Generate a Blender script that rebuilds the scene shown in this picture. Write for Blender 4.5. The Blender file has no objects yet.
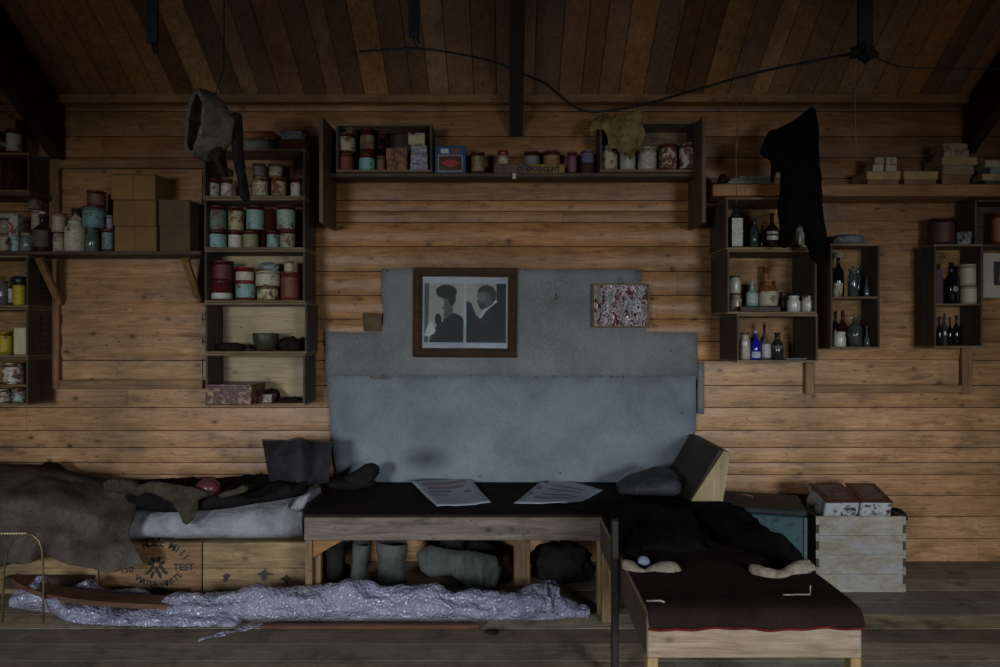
import bpy, bmesh, math, random
from mathutils import Vector, Matrix, noise
from mathutils.geometry import delaunay_2d_cdt
PI = math.pi
R = random.Random(7)
COL = bpy.context.scene.collection
# ---------------------------------------------------------------- view of the place
F, CX, CY, EYE = 700.0, 508.0, 333.0, 1.21      # focal length in pixels, vanishing point, eye height (m)
W = 3.72                                         # distance of the far plank wall
def X(px, Y): return (px - CX) * Y / F
def Z(py, Y): return EYE - (py - CY) * Y / F
sc = bpy.context.scene
cam_d = bpy.data.cameras.new('camera'); cam = bpy.data.objects.new('camera', cam_d); COL.objects.link(cam)
cam.location = (0, 0, EYE); cam.rotation_euler = (PI/2, 0, 0)
cam_d.sensor_width = 36; cam_d.lens = F/1000*36; cam_d.shift_x = (500-CX)/1000; cam_d.clip_start = 0.05
sc.camera = cam
sc.view_settings.view_transform = 'Standard'; sc.view_settings.look = 'None'
sc.view_settings.gamma = 1; sc.view_settings.use_curve_mapping = False
sc.view_settings.exposure = 0.0

# ---------------------------------------------------------------- materials
MATS = {}
def lin(c):
    return tuple((v/12.92 if v <= .04045 else ((v+.055)/1.055)**2.4) for v in c)
def hexc(h):
    return lin(tuple(int(h[i:i+2], 16)/255 for i in (0, 2, 4)))
class NT:
    def __init__(s, name):
        s.m = bpy.data.materials.new(name); s.m.use_nodes = True
        s.n = s.m.node_tree.nodes; s.l = s.m.node_tree.links
        s.b = s.n['Principled BSDF']
    def add(s, t, **kw):
        n = s.n.new(t)
        for k, v in kw.items(): setattr(n, k, v)
        return n
    def link(s, a, b): s.l.new(a, b)
    def coord(s, scale=(1, 1, 1), kind='Object', rot=(0, 0, 0), rnd=True):
        tc = s.add('ShaderNodeTexCoord'); mp = s.add('ShaderNodeMapping')
        src = tc.outputs[kind]
        if rnd:
            oi = s.add('ShaderNodeObjectInfo'); va = s.add('ShaderNodeVectorMath', operation='ADD')
            mu = s.add('ShaderNodeMath', operation='MULTIPLY'); mu.inputs[1].default_value = 13.0
            s.link(oi.outputs['Random'], mu.inputs[0]); s.link(src, va.inputs[0]); s.link(mu.outputs[0], va.inputs[1]); src = va.outputs[0]
        s.link(src, mp.inputs['Vector']); mp.inputs['Scale'].default_value = scale; mp.inputs['Rotation'].default_value = rot
        return mp.outputs[0]
    def noise(s, vec, scale=5, detail=4, rough=.6, dist=0):
        n = s.add('ShaderNodeTexNoise'); n.inputs['Scale'].default_value = scale; n.inputs['Detail'].default_value = detail
        n.inputs['Roughness'].default_value = rough; n.inputs['Distortion'].default_value = dist
        s.link(vec, n.inputs['Vector']); return n.outputs['Fac']
    def flat(s, vec, sx, sz):
        a = s.add('ShaderNodeSeparateXYZ'); s.link(vec, a.inputs[0]); c = s.add('ShaderNodeCombineXYZ')
        for i, (p, q, k, m) in enumerate(((0, 1, .5, sx), (2, 1, 1.0, sz))):
            w = s.add('ShaderNodeMath', operation='MULTIPLY_ADD'); w.inputs[1].default_value = k; s.link(a.outputs[q], w.inputs[0]); s.link(a.outputs[p], w.inputs[2])
            x = s.add('ShaderNodeMath', operation='MULTIPLY'); x.inputs[1].default_value = m; s.link(w.outputs[0], x.inputs[0]); s.link(x.outputs[0], c.inputs[i])
        v = s.add('ShaderNodeTexVoronoi'); v.voronoi_dimensions = '2D'; v.inputs['Scale'].default_value = 1; s.link(c.outputs[0], v.inputs['Vector']); return v.outputs['Distance']
    def voro(s, vec, scale=5, feat='F1', out='Distance'):
        n = s.add('ShaderNodeTexVoronoi'); n.feature = feat; n.inputs['Scale'].default_value = scale
        s.link(vec, n.inputs['Vector']); return n.outputs[out]
    def ramp(s, fac, stops):
        r = s.add('ShaderNodeValToRGB'); e = r.color_ramp.elements
        while len(e) < len(stops): e.new(.5)
        for k, (p, c) in enumerate(stops):
            e[k].position = p; e[k].color = (c, c, c, 1) if isinstance(c, (int, float)) else (*c, 1)
        s.link(fac, r.inputs[0]); return r.outputs[0]
    def mix(s, fac, a, b, mode='MIX'):
        m = s.add('ShaderNodeMix'); m.data_type = 'RGBA'; m.blend_type = mode
        for k, v in ((0, fac), (6, a), (7, b)):
            sock = m.inputs[k]
            if isinstance(v, (int, float)): sock.default_value = v if k == 0 else (v, v, v, 1)
            elif isinstance(v, tuple): sock.default_value = (*v, 1)
            else: s.link(v, sock)
        return m.outputs[2]
    def bump(s, h, strength=.3, dist=.01):
        b = s.add('ShaderNodeBump'); b.inputs['Strength'].default_value = strength; b.inputs['Distance'].default_value = dist
        s.link(h, b.inputs['Height']); s.link(b.outputs[0], s.b.inputs['Normal'])
    def done(s, col=None, rough=.7, metal=0, spec=.4):
        if col is not None:
            if isinstance(col, tuple): s.b.inputs['Base Color'].default_value = (*col, 1)
            else: s.link(col, s.b.inputs['Base Color'])
        s.b.inputs['Roughness'].default_value = rough; s.b.inputs['Metallic'].default_value = metal
        s.b.inputs['Specular IOR Level'].default_value = spec
        return s.m
def mat(key, fn, *a, **k):
    if key not in MATS: MATS[key] = fn(key, *a, **k)
    return MATS[key]
def f_wood(key, ca, cb, axis='X', rough=.6, knots=.0, tone=False, stain=0, spec=.35, rnd=True, gs=1.0):
    t = NT(key); ax = {'X': (1.2, 14, 14), 'Y': (14, 1.2, 14), 'Z': (14, 14, 1.2)}[axis]
    ax = tuple(v*gs for v in ax)
    v = t.coord(ax, rnd=rnd)
    if tone:
        at = t.add('ShaderNodeAttribute'); at.attribute_name = 'tone'
        off = t.add('ShaderNodeVectorMath', operation='SCALE'); off.inputs['Scale'].default_value = 37
        s2 = t.add('ShaderNodeVectorMath', operation='ADD'); t.link(at.outputs['Color'], off.inputs[0])
        t.link(v, s2.inputs[0]); t.link(off.outputs[0], s2.inputs[1]); v = s2.outputs[0]
    g = t.noise(v, 3.2, 6, .65, 1.2)
    c = t.ramp(g, [(.3, cb), (.7, ca)])
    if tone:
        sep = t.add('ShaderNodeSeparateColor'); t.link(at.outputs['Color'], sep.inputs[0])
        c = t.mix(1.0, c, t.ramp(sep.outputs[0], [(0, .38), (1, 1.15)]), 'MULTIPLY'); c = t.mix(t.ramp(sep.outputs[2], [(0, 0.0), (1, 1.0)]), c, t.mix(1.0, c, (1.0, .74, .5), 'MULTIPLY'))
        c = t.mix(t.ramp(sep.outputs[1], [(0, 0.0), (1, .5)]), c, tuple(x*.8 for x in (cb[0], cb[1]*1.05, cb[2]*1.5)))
    big = t.noise(t.coord((1, 1, 1), rnd=rnd), 2.3, 3, .6)
    c = t.mix(1.0, c, t.ramp(big, [(.3, .62), (.7, 1.12)]), 'MULTIPLY')
    mo = t.noise(t.coord((3, 3, 9), rnd=rnd), 7, 5, .75, .8)
    if tone: c = t.mix(1.0, c, t.ramp(mo, [(.3, .66), (.45, .95), (.7, 1.1)]), 'MULTIPLY')
    if knots:
        kv = t.coord((1, 1, 1), rnd=rnd); km = t.noise(kv, 1.9, 2); km2 = t.noise(kv, 2.7, 3); kd = t.flat(kv, 3.6, 6.2)
        def msk(f, m, lo, hi): w = t.add('ShaderNodeMath', operation='MULTIPLY'); t.link(f, w.inputs[0]); t.link(t.ramp(m, [(lo, 0.0), (hi, 1.0)]), w.inputs[1]); return w.outputs[0]
        c = t.mix(msk(t.ramp(kd, [(.0, knots), (.035, knots*.9), (.06, knots*.3), (.13, 0.0)]), km, .42, .54), c, tuple(x*.18 for x in cb))
        nd = t.flat(kv, 5.1, 11.3)
        c = t.mix(msk(t.ramp(nd, [(.0, knots), (.03, knots*.9), (.055, 0.0)]), km2, .4, .6), c, tuple(x*.12 for x in cb))
    if stain:
        sn = t.noise(t.coord((1.4, 1.4, 5), rnd=rnd), 3.1, 5, .7)
        c = t.mix(t.ramp(sn, [(.54, 0.0), (.68, stain)]), c, tuple(x*.25 for x in cb))
    t.bump(g, .25, .004)
    return t.done(c, rough, spec=spec)
def wood(key, a, b, **k): return mat(key, f_wood, hexc(a), hexc(b), **k)
def f_plain(key, c, rough=.6, metal=0, n=.25, bump=.15, scale=40, spec=.4):
    t = NT(key); g = t.noise(t.coord(), scale, 4, .6); lo = tuple(x*(1-n) for x in c); hi = tuple(min(1, x*(1+n)) for x in c)
    t.bump(g, bump, .003)
    return t.done(t.ramp(g, [(.3, lo), (.7, hi)]), rough, metal, spec)
def plain(key, h, **k): return mat(key, f_plain, hexc(h), **k)
def f_tin(key, c, rust, amt, metal=.1, rough=.38, lines=0):
    """Painted or papered tinplate with rust patches and faint rows of print."""
    t = NT(key); n = t.noise(t.coord(), 26, 5, .7, .4)
    col = t.mix(t.ramp(t.noise(t.coord(), 90, 2), [(.35, 0.0), (.75, .25)]), c, tuple(x*.45 for x in c))
    if lines:
        ln = t.noise(t.coord((30, 30, 260)), 1.6, 2, .5)
        col = t.mix(t.ramp(ln, [(.54, 0.0), (.6, lines)]), col, (.03, .03, .035))
    col = t.mix(t.ramp(n, [(.62-amt*.35, 0.0), (.72-amt*.35, 1.0)]), col, rust)
    t.bump(n, .2, .002)
    return t.done(col, rough, metal, .5)
RUST = hexc('5a2f1c')
def tinm(h, rust='5a2f1c', amt=.3, lines=0, rough=.38):
    return mat('tinplate %s %s %s %s' % (h, rust, amt, lines), f_tin, hexc(h), hexc(rust), amt, .1, rough, lines)
def f_glass(key, c, tr=.75, rough=.06):
    t = NT(key); m = t.done(c, rough, 0, .5); t.b.inputs['Transmission Weight'].default_value = tr; t.b.inputs['IOR'].default_value = 1.45
    return m
def glass(key, h, **k): return mat(key, f_glass, hexc(h), **k)
def f_cloth(key, c, c2, scale=9, rough=.95, fine=260, bump=.5):
    t = NT(key); a = t.noise(t.coord(), scale, 5, .65, .5); b = t.noise(t.coord(), fine, 2)
    col = t.mix(t.ramp(a, [(.35, 0.0), (.68, 1.0)]), c, c2)
    col = t.mix(1.0, col, t.ramp(b, [(.3, .75), (.7, 1.1)]), 'MULTIPLY')
    t.bump(t.noise(t.coord(), scale*3, 5, .7, .6), bump, .012)
    return t.done(col, rough, 0, .06)
def cloth(key, a, b, **k): return mat(key, f_cloth, hexc(a), hexc(b), **k)

# ---------------------------------------------------------------- mesh building
class MB:
    """Collects shapes and links them as ONE mesh object."""
    def __init__(s): s.v = []; s.f = []; s.mi = []; s.sm = []; s.tone = []; s.cur = 0
    def add(s, vs, fs, smooth=False, tone=None):
        o = len(s.v); s.v += [tuple(v) for v in vs]
        for f in fs:
            s.f.append(tuple(i+o for i in f)); s.mi.append(s.cur); s.sm.append(smooth); s.tone.append(tone)
        return s
    def box(s, x0, x1, y0, y1, z0, z1, bev=.0015):
        if x0 > x1: x0, x1 = x1, x0
        if y0 > y1: y0, y1 = y1, y0
        if z0 > z1: z0, z1 = z1, z0
        b = min(bev, (x1-x0)*.3, (y1-y0)*.3, (z1-z0)*.3)
        bm = bmesh.new(); bmesh.ops.create_cube(bm, size=1)
        for v in bm.verts: v.co = Vector((x0+(v.co.x+.5)*(x1-x0), y0+(v.co.y+.5)*(y1-y0), z0+(v.co.z+.5)*(z1-z0)))
        if b > 2e-4: bmesh.ops.bevel(bm, geom=bm.edges[:], offset=b, segments=1, affect='EDGES', profile=.5)
        bm.verts.index_update()
        s.add([v.co[:] for v in bm.verts], [[v.index for v in f.verts] for f in bm.faces]); bm.free(); return s
    def obox(s, p0, p1, w, h, up=(0, 0, 1), bev=.0015):
        """A bar from p0 to p1 with section w (sideways) by h (along up)."""
        p0, p1 = Vector(p0), Vector(p1); d = p1-p0; L = d.length; d.normalize()
        side = d.cross(Vector(up)).normalized(); u = side.cross(d).normalized()
        t = MB(); t.box(-w/2, w/2, 0, L, -h/2, h/2, bev)
        s.add([p0+side*v[0]+d*v[1]+u*v[2] for v in t.v], t.f); return s
    def lathe(s, prof, c=(0, 0, 0), n=24, cap=True, sq=None, smooth=True):
        """prof: [(r,z)]. sq squashes y."""
        vs = []; k = len(prof)
        for r, z in prof:
            for i in range(n):
                a = 2*PI*i/n; vs.append((c[0]+r*math.cos(a), c[1]+r*math.sin(a)*(sq or 1), c[2]+z))
        fs = [[j*n+i, j*n+(i+1) % n, (j+1)*n+(i+1) % n, (j+1)*n+i] for j in range(k-1) for i in range(n)]
        s.add(vs, fs, smooth)
        if cap:
            s.add([vs[i] for i in range(n)], [list(range(n))[::-1]]); s.add([vs[(k-1)*n+i] for i in range(n)], [list(range(n))])
        return s
    def tube(s, pts, r, n=8, closed=False):
        pts = [Vector(p) for p in pts]; vs = []; K = len(pts)
        rr = r if isinstance(r, (list, tuple)) else [r]*K
        ref = Vector((.13, .21, .97))
        for i, p in enumerate(pts):
            a = pts[max(0, i-1)]; b = pts[min(K-1, i+1)]; d = (b-a).normalized() if (b-a).length > 1e-9 else Vector((0, 0, 1))
            u = d.cross(ref)
            if u.length < .2: u = d.cross(Vector((1, 0, 0)))
            u.normalize(); w = d.cross(u).normalized()
            for k in range(n):
                t = 2*PI*k/n; vs.append(p+u*math.cos(t)*rr[i]+w*math.sin(t)*rr[i])
        fs = [[j*n+i, j*n+(i+1) % n, (j+1)*n+(i+1) % n, (j+1)*n+i] for j in range(K-1) for i in range(n)]
        s.add(vs, fs, True); s.add(vs[:n], [list(range(n))[::-1]]); s.add(vs[-n:], [list(range(n))]); return s
    def poly(s, pts2, y, t=.0006):
        """A flat shape in the x-z plane at depth y, thickness t towards the viewer."""
        n = len(pts2)
        vs = [(a, y, b) for a, b in pts2]+[(a, y-t, b) for a, b in pts2]
        fs = [list(range(n)), list(range(n, 2*n))[::-1]]+[[i, (i+1) % n, n+(i+1) % n, n+i] for i in range(n)]
        return s.add(vs, fs)
    def grid(s, P, smooth=True, flip=False):
        a, b = len(P), len(P[0]); vs = [p for row in P for p in row]
        fs = [[i*b+j, i*b+j+1, (i+1)*b+j+1, (i+1)*b+j] for i in range(a-1) for j in range(b-1)]
        if flip: fs = [f[::-1] for f in fs]
        return s.add(vs, fs, smooth)
    def build(s, name, mats, parent=None, loc=(0, 0, 0), recalc=True):
        me = bpy.data.meshes.new(name); me.from_pydata(s.v, [], s.f)
        if not isinstance(mats, (list, tuple)): mats = [mats]
        for m in mats: me.materials.append(m)
        me.polygons.foreach_set('material_index', s.mi); me.polygons.foreach_set('use_smooth', s.sm)
        if any(t is not None for t in s.tone):
            at = me.attributes.new('tone', 'FLOAT_COLOR', 'FACE')
            for i, t in enumerate(s.tone):
                if t: at.data[i].color = (*t, 1)
        if recalc:
            bm = bmesh.new(); bm.from_mesh(me); bmesh.ops.remove_doubles(bm, verts=bm.verts, dist=2e-6); bmesh.ops.recalc_face_normals(bm, faces=bm.faces); bm.to_mesh(me); bm.free()
        me.update()
        o = bpy.data.objects.new(name, me); COL.objects.link(o); o.location = loc
        if parent: o.parent = parent
        return o
LABELS = set()
def tag(o, label, cat, group=None, kind=None):
    o['label'] = label; o['category'] = cat
    if label in LABELS: print('DUPLICATE LABEL', label)
    LABELS.add(label)
    if group: o['group'] = group
    if kind: o['kind'] = kind
    return o
def thing(name, label, cat, loc=(0, 0, 0), group=None, rz=0, rot=None):
    o = bpy.data.objects.new(name, None); COL.objects.link(o); o.empty_display_size = .05
    o.location = loc; o.rotation_euler = rot or (0, 0, rz)
    return tag(o, label, cat, group)
def struct(name, mb, m, **k):
    o = mb.build(name, m, **k); o['kind'] = 'structure'; return o
def mods(o, solid=0, sub=0, offset=0):
    if solid:
        m = o.modifiers.new('solid', 'SOLIDIFY'); m.thickness = solid; m.offset = offset
    if sub:
        m = o.modifiers.new('sub', 'SUBSURF'); m.levels = sub; m.render_levels = sub
    return o
def nz(p, f=1.0, seed=0): return noise.noise(Vector((p[0]*f+seed*7.3, p[1]*f+seed*3.1, p[2]*f-seed*5.7)))
def fract(p, f=1.0, seed=0, oc=3):
    a, t = 1.0, 0.0
    for _ in range(oc): t += a*nz(p, f, seed); f *= 2.1; a *= .5
    return t
def blob(name, c, r, m, parent=None, amp=.12, freq=7, seed=0, flat=None, sub=4, rz=0, crease=0):
    """A lumpy sack-like volume, flattened on what it lies on."""
    bm = bmesh.new(); bmesh.ops.create_icosphere(bm, subdivisions=sub, radius=1)
    for v in bm.verts:
        p = Vector(v.co); e = 1+amp*fract((p.x*r[0], p.y*r[1], p.z*r[2]), freq, seed, 4)
        if crease: e -= crease*abs(nz((p.x*r[0]*1.0, p.y*r[1], p.z*r[2]*1.0), freq*2.2, seed+3))
        q = Vector((p.x*r[0]*e, p.y*r[1]*e, p.z*r[2]*e))
        if flat is not None and q.z < -flat: q.z = -flat-(q.z+flat)*-.04
        q.rotate(Matrix.Rotation(rz, 3, 'Z')); v.co = q
    mb = MB(); bm.verts.index_update(); mb.add([v.co[:] for v in bm.verts], [[v.index for v in f.verts] for f in bm.faces], True); bm.free()
    return mb.build(name, m, parent, c)
def puff(outline, T=.03, D=.04, step=.012, fold=.0, ff=30, seed=0, vert=True, y0=0):
    """A soft thing with the given outline (x,z), swelling to thickness T away from its rim, with folds."""
    n = len(outline); pts = []
    for i in range(n):
        a, b = Vector(outline[i]), Vector(outline[(i+1) % n]); k = max(1, int((b-a).length/step))
        for j in range(k): pts.append(a+(b-a)*j/k)
    m = len(pts); ed = [(i, (i+1) % m) for i in range(m)]
    xs = [p.x for p in pts]; zs = [p.y for p in pts]
    def inside(x, z):
        c = False
        for i in range(m):
            a, b = pts[i], pts[i-1]
            if (a.y > z) != (b.y > z) and x < (b.x-a.x)*(z-a.y)/(b.y-a.y)+a.x: c = not c
        return c
    def dist(x, z):
        best = 9
        for i in range(m):
            a, b = pts[i], pts[(i+1) % m]; d = b-a; t = max(0, min(1, (Vector((x, z))-a).dot(d)/max(d.dot(d), 1e-12)))
            best = min(best, (a+d*t-Vector((x, z))).length)
        return best
    inner = []
    z = min(zs)+step/2; k = 0
    while z < max(zs):
        x = min(xs)+(k % 2)*step/2
        while x < max(xs):
            if inside(x, z) and dist(x, z) > step*.5: inner.append(Vector((x, z)))
            x += step
        z += step*.87; k += 1
    V, E, Fc, *_ = delaunay_2d_cdt(pts+inner, ed, [], 1, 1e-6)
    fr, bk = [], []
    for v in V:
        d = dist(v.x, v.y); u = min(1, d/D); h = T*math.sqrt(max(0, 1-(1-u)**2))
        if vert: q = (v.x*ff, v.y*ff*.22, 0)
        else: q = (v.x*ff*.3, v.y*ff, 0)
        w = (noise.noise(Vector((q[0], q[1], seed)))+.5*noise.noise(Vector((q[0]*2.2, q[1]*2.2, seed+5))))*fold
        fr.append((v.x, y0-h+w, v.y)); bk.append((v.x, y0+h+w*(1 if u < .4 else .6)+.002, v.y))
    N = len(V); mb = MB(); mb.add(fr+bk, [f for f in Fc]+[[i+N for i in f][::-1] for f in Fc], True)
    # close the rim
    cnt = {}
    for f in Fc:
        for i in range(len(f)):
            e = (f[i], f[(i+1) % len(f)]); cnt[e] = 1
    rim = [e for e in cnt if (e[1], e[0]) not in cnt]
    mb.f += [(a, b, b+N, a+N) for a, b in rim]; mb.mi += [0]*len(rim); mb.sm += [True]*len(rim); mb.tone += [None]*len(rim)
    return mb
def text_mb(mb, body, size, x, z, y, t=.0006, align='CENTER', arc=None, spacing=1.0):
    """Lettering as thin shapes facing the viewer. arc=(cx,cz,r,a0,a1,flip) sets letters on a circle."""
    def glyph(ch, sz):
        cu = bpy.data.curves.new('t', 'FONT'); cu.body = ch; cu.size = sz; cu.align_x = 'CENTER'; cu.extrude = t/2; cu.resolution_u = 2; cu.offset = sz*.025
        ob = bpy.data.objects.new('t', cu); COL.objects.link(ob)
        bpy.context.view_layer.update()
        me = bpy.data.meshes.new_from_object(ob); r = ([v.co[:] for v in me.vertices], [list(p.vertices) for p in me.polygons])
        bpy.data.objects.remove(ob); bpy.data.curves.remove(cu); bpy.data.meshes.remove(me); return r
    if arc is None:
        vs, fs = glyph(body, size); mb.add([(x+a*spacing, y-c, z+b) for a, b, c in vs], fs); return
    cx, cz, r, a0, a1, flip = arc; n = len(body)
    for i, ch in enumerate(body):
        if ch == ' ': continue
        a = a0+(a1-a0)*i/max(1, n-1); vs, fs = glyph(ch, size)
        rot = a-PI/2 if not flip else a+PI/2; ca, sa = math.cos(rot), math.sin(rot)
        mb.add([(cx+r*math.cos(a)+p*ca-q*sa, y-c, cz+r*math.sin(a)+p*sa+q*ca) for p, q, c in vs], fs)

# ================================================================ THE ROOM
XL, XR, YB = -4.4, 4.4, -2.1
ZE = Z(104, W)                                    # eaves
RY, SL = .81, math.tan(math.radians(34)); ZR = ZE+(W-RY)*SL
wallwood = wood('pale weathered wall boards', 'd2aa7c', '946a43', tone=True, knots=.9, stain=.6, rough=.45, rnd=False)
ceilwood = wood('soot browned roof boards', 'c29a70', '84644a', axis='Y', tone=True, knots=.4, rough=.55, rnd=False)
floorwood = wood('grey worn floor boards', 'b5ad94', '7c7461', tone=True, knots=.3, stain=.85, rough=.75, rnd=False)
trimwood = wood('brown trim wood', 'a0774e', '684629', knots=.6, rough=.55)
trimv = wood('brown upright trim wood', '946b43', '5c3f25', axis='Z', knots=.6, rough=.55)
darkbeam = wood('blackened roof timber', '3a2a20', '1c140f', axis='Y', rough=.7)
def boards(name, fn, rows, u0, u1, m, joints=1.7, groove=.006, seg=5, toner=None, du=None):
    """rows [(v0,v1,bulge)]; fn(u,v,h) -> point, h towards the room. One mesh, every board its own tone."""
    mb = MB()
    for v0, v1, bl in rows:
        u = u0-R.random()*1.0
        while u < u1:
            ue = u+joints*(.7+.9*R.random()); a, b = max(u, u0), min(ue, u1)
            if b-a > .02:
                tn = toner((a+b)/2, (v0+v1)/2) if toner else (R.random(), R.random(), R.random())
                ge = .0026 if groove == .006 else .002; pr = [(v0+.0008, -groove*1.6)]
                for k in range(seg+1):
                    t = k/seg; pr.append((v0+ge+(v1-v0-2*ge)*t, bl*math.sin(PI*min(1, max(0, t)))**.8 if bl else 0))
                pr.append((v1-.0008, -groove*1.6))
                ns = max(1, int((b-a)/(du or 99)))
                for q in (pr[:2], pr[1:-1], pr[-2:]):
                    P = [[fn(a+.0006+(b-a-.0012)*i/ns, v, h) for v, h in q] for i in range(ns+1)]
                    k = len(q); vs = [p for r in P for p in r]
                    mb.add(vs, [[i*k+j, i*k+j+1, (i+1)*k+j+1, (i+1)*k+j] for i in range(ns) for j in range(k-1)], len(q) > 2, tn)
            u = ue
    return struct(name, mb, m, recalc=False)
ypx = [104, 111, 136, 157, 178, 200, 211, 222, 246, 271, 295, 318.5, 341, 360, 385, 407, 430, 447, 462, 474, 495, 516, 538, 563]
rows = []
for a, b in zip(ypx[:-1], ypx[1:]):
    bl = .004
    if 221 < a < 342: bl = .015
    elif a >= 211 or a < 200: bl = .003
    rows.append((Z(b, W), Z(a, W), bl))
def WT(u, v):  # upper boards toned darker and redder: light falloff put into the colour, plus soot
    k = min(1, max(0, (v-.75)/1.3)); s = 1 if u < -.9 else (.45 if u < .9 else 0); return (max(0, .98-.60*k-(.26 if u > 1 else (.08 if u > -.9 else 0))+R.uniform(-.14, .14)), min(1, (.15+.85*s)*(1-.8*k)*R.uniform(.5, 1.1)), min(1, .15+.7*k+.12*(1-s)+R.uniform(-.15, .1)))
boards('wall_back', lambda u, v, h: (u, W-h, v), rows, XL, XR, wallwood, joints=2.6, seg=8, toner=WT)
mb = MB(); mb.box(XL, XR, W+.01, W+.05, -.02, ZE+.1); struct('wall_back_lining', mb, darkbeam)
# front wall with its two windows, side walls, gables
wins = [(-3.0, -1.9, .85, 1.75), (1.9, 3.0, .85, 1.75)]
mb = MB(); xs = sorted({XL, XR, *[w[0] for w in wins], *[w[1] for w in wins]})
for a, b in zip(xs[:-1], xs[1:]):
    if any(w[0] <= a and b <= w[1] for w in wins):
        mb.box(a, b, YB-.08, YB, 0, wins[0][2], 0); mb.box(a, b, YB-.08, YB, wins[0][3], ZE+.1, 0)
    else: mb.box(a, b, YB-.08, YB, 0, ZE+.1, 0)
struct('wall_front', mb, trimwood)
for i, (a, b, c, d) in enumerate(wins):
    mb = MB()
    for q in ((a-.05, a, c-.05, d+.05), (b, b+.05, c-.05, d+.05), (a, b, c-.05, c), (a, b, d, d+.05), ((a+b)/2-.012, (a+b)/2+.012, c, d), (a, b, (c+d)/2-.01, (c+d)/2+.01)):
        mb.box(q[0], q[1], YB-.05, YB+.02, q[2], q[3])
    struct('window_%d' % (i+1), mb, trimwood)
for nm, x in (('wall_left', XL), ('wall_right', XR)):
    mb = MB(); s = .04 if x > 0 else -.04
    pr = [(YB-.08, 0), (W, 0), (W, ZE), (RY, ZR), (YB-.08, ZE)]
    mb.add([(x, a, b) for a, b in pr]+[(x+s, a, b) for a, b in pr], [[0, 1, 2, 3, 4], [9, 8, 7, 6, 5]]+[[i, (i+1) % 5, 5+(i+1) % 5, 5+i] for i in range(5)])
    struct(nm, mb, trimwood)
# floor: boards run along the wall
fr = []; y = YB
while y < W: fr.append((y, min(W+.02, y+.142), .0)); y += .142
boards('floor', lambda u, v, h: (u, v, h), fr, XL, XR, floorwood, joints=3.0, groove=.004, seg=1)
mb = MB(); mb.box(XL, XR, YB, W+.05, -.05, -.006, 0); struct('floor_underlay', mb, darkbeam)
# roof boards run down the slope
cr = []; x = XL; k = 0
while x < XR:
    w = (.105, .13, .118, .09)[k % 4]; cr.append((x, x+w, .004 if k % 3 else .0)); x += w; k += 1
cs = math.cos(math.atan(SL)); sn = math.sin(math.atan(SL)); LS = (W+.03-RY)/cs
boards('ceiling', lambda u, v, h: (v, W+.03-u*cs-h*sn, ZE-.02+u*sn-h*cs), cr, 0, LS, ceilwood, joints=9, groove=.008, seg=3)
mb = MB(); mb.box(XL, XR, 0, 1, 0, .02, 0)
mb.v = [(p[0], RY+(YB-.1-RY)*p[1], ZR+(ZE-ZR)*p[1]+p[2]) for p in mb.v]; struct('ceiling_front_slope', mb, ceilwood)
mb = MB(); mb.box(XL, XR, 0, 1, 0, .02, 0)
mb.v = [(p[0], W+.06+(RY-W)*p[1], ZE+.01+(ZR+.03-ZE)*p[1]+p[2]) for p in mb.v]; struct('ceiling_outer_skin', mb, darkbeam)
# trims
def trim(n, x0, x1, y0, y1, d=.034, m=None):
    mb = MB(); mb.box(X(x0, W), X(x1, W), W-d, W-.004, Z(y1, W), Z(y0, W), .003); struct('trim_%d' % n, mb, m or trimwood)
trim(1, -300, 1300, 97, 105, .06)
for wn, xa, xb, yy in ((3, 63.5, 203, [169.5, 190, 214, 238, 263, 288, 312, 336, 360, 378.5]), (4, 812.5, 957.5, [196, 221, 244, 267, 290, 314, 337, 359, 383.5])):
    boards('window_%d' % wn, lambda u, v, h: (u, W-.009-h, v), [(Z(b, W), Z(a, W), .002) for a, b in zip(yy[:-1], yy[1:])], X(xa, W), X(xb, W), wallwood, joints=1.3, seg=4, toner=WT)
trim(2, 53, 63, 160, 388, .036, trimv); trim(3, 63, 205, 379, 388); trim(4, 60, 318, 161, 169)
trim(5, 803, 812, 362, 393, .034, trimv); trim(6, 812, 958, 384, 392); trim(7, 958, 968, 196, 393, .036, trimv)
# rafters: X -2.33, 0, 2.38
def rafter(x, w, h):
    mb = MB(); z = lambda Y: ZE-.02+(W+.03-Y)*SL
    y1 = W-.01; pr = [(y1, z(y1)-.02), (y1, z(y1)-h-.02), (RY, z(RY)-h*1.05), (RY, z(RY)-.02)]
    n = 4; mb.add([(x-w/2, a, b) for a, b in pr]+[(x+w/2, a, b) for a, b in pr], [[0, 1, 2, 3], [7, 6, 5, 4]]+[[i, (i+1) % n, n+(i+1) % n, n+i] for i in range(n)])
    return mb
for i, (x, w, h) in enumerate(((X(66, 3.72)-.03, .06, .3), (X(516, 3.7), .07, .16), (X(962, 3.72)+.03, .06, .25))):
    struct('beam_%d' % (i+1), rafter(x, w, h), darkbeam)
# thin tie rod on the rafter at the left
P1, P2, TILT, SPREAD, YAW = 50, 50, 24.5, 79, 18
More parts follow.
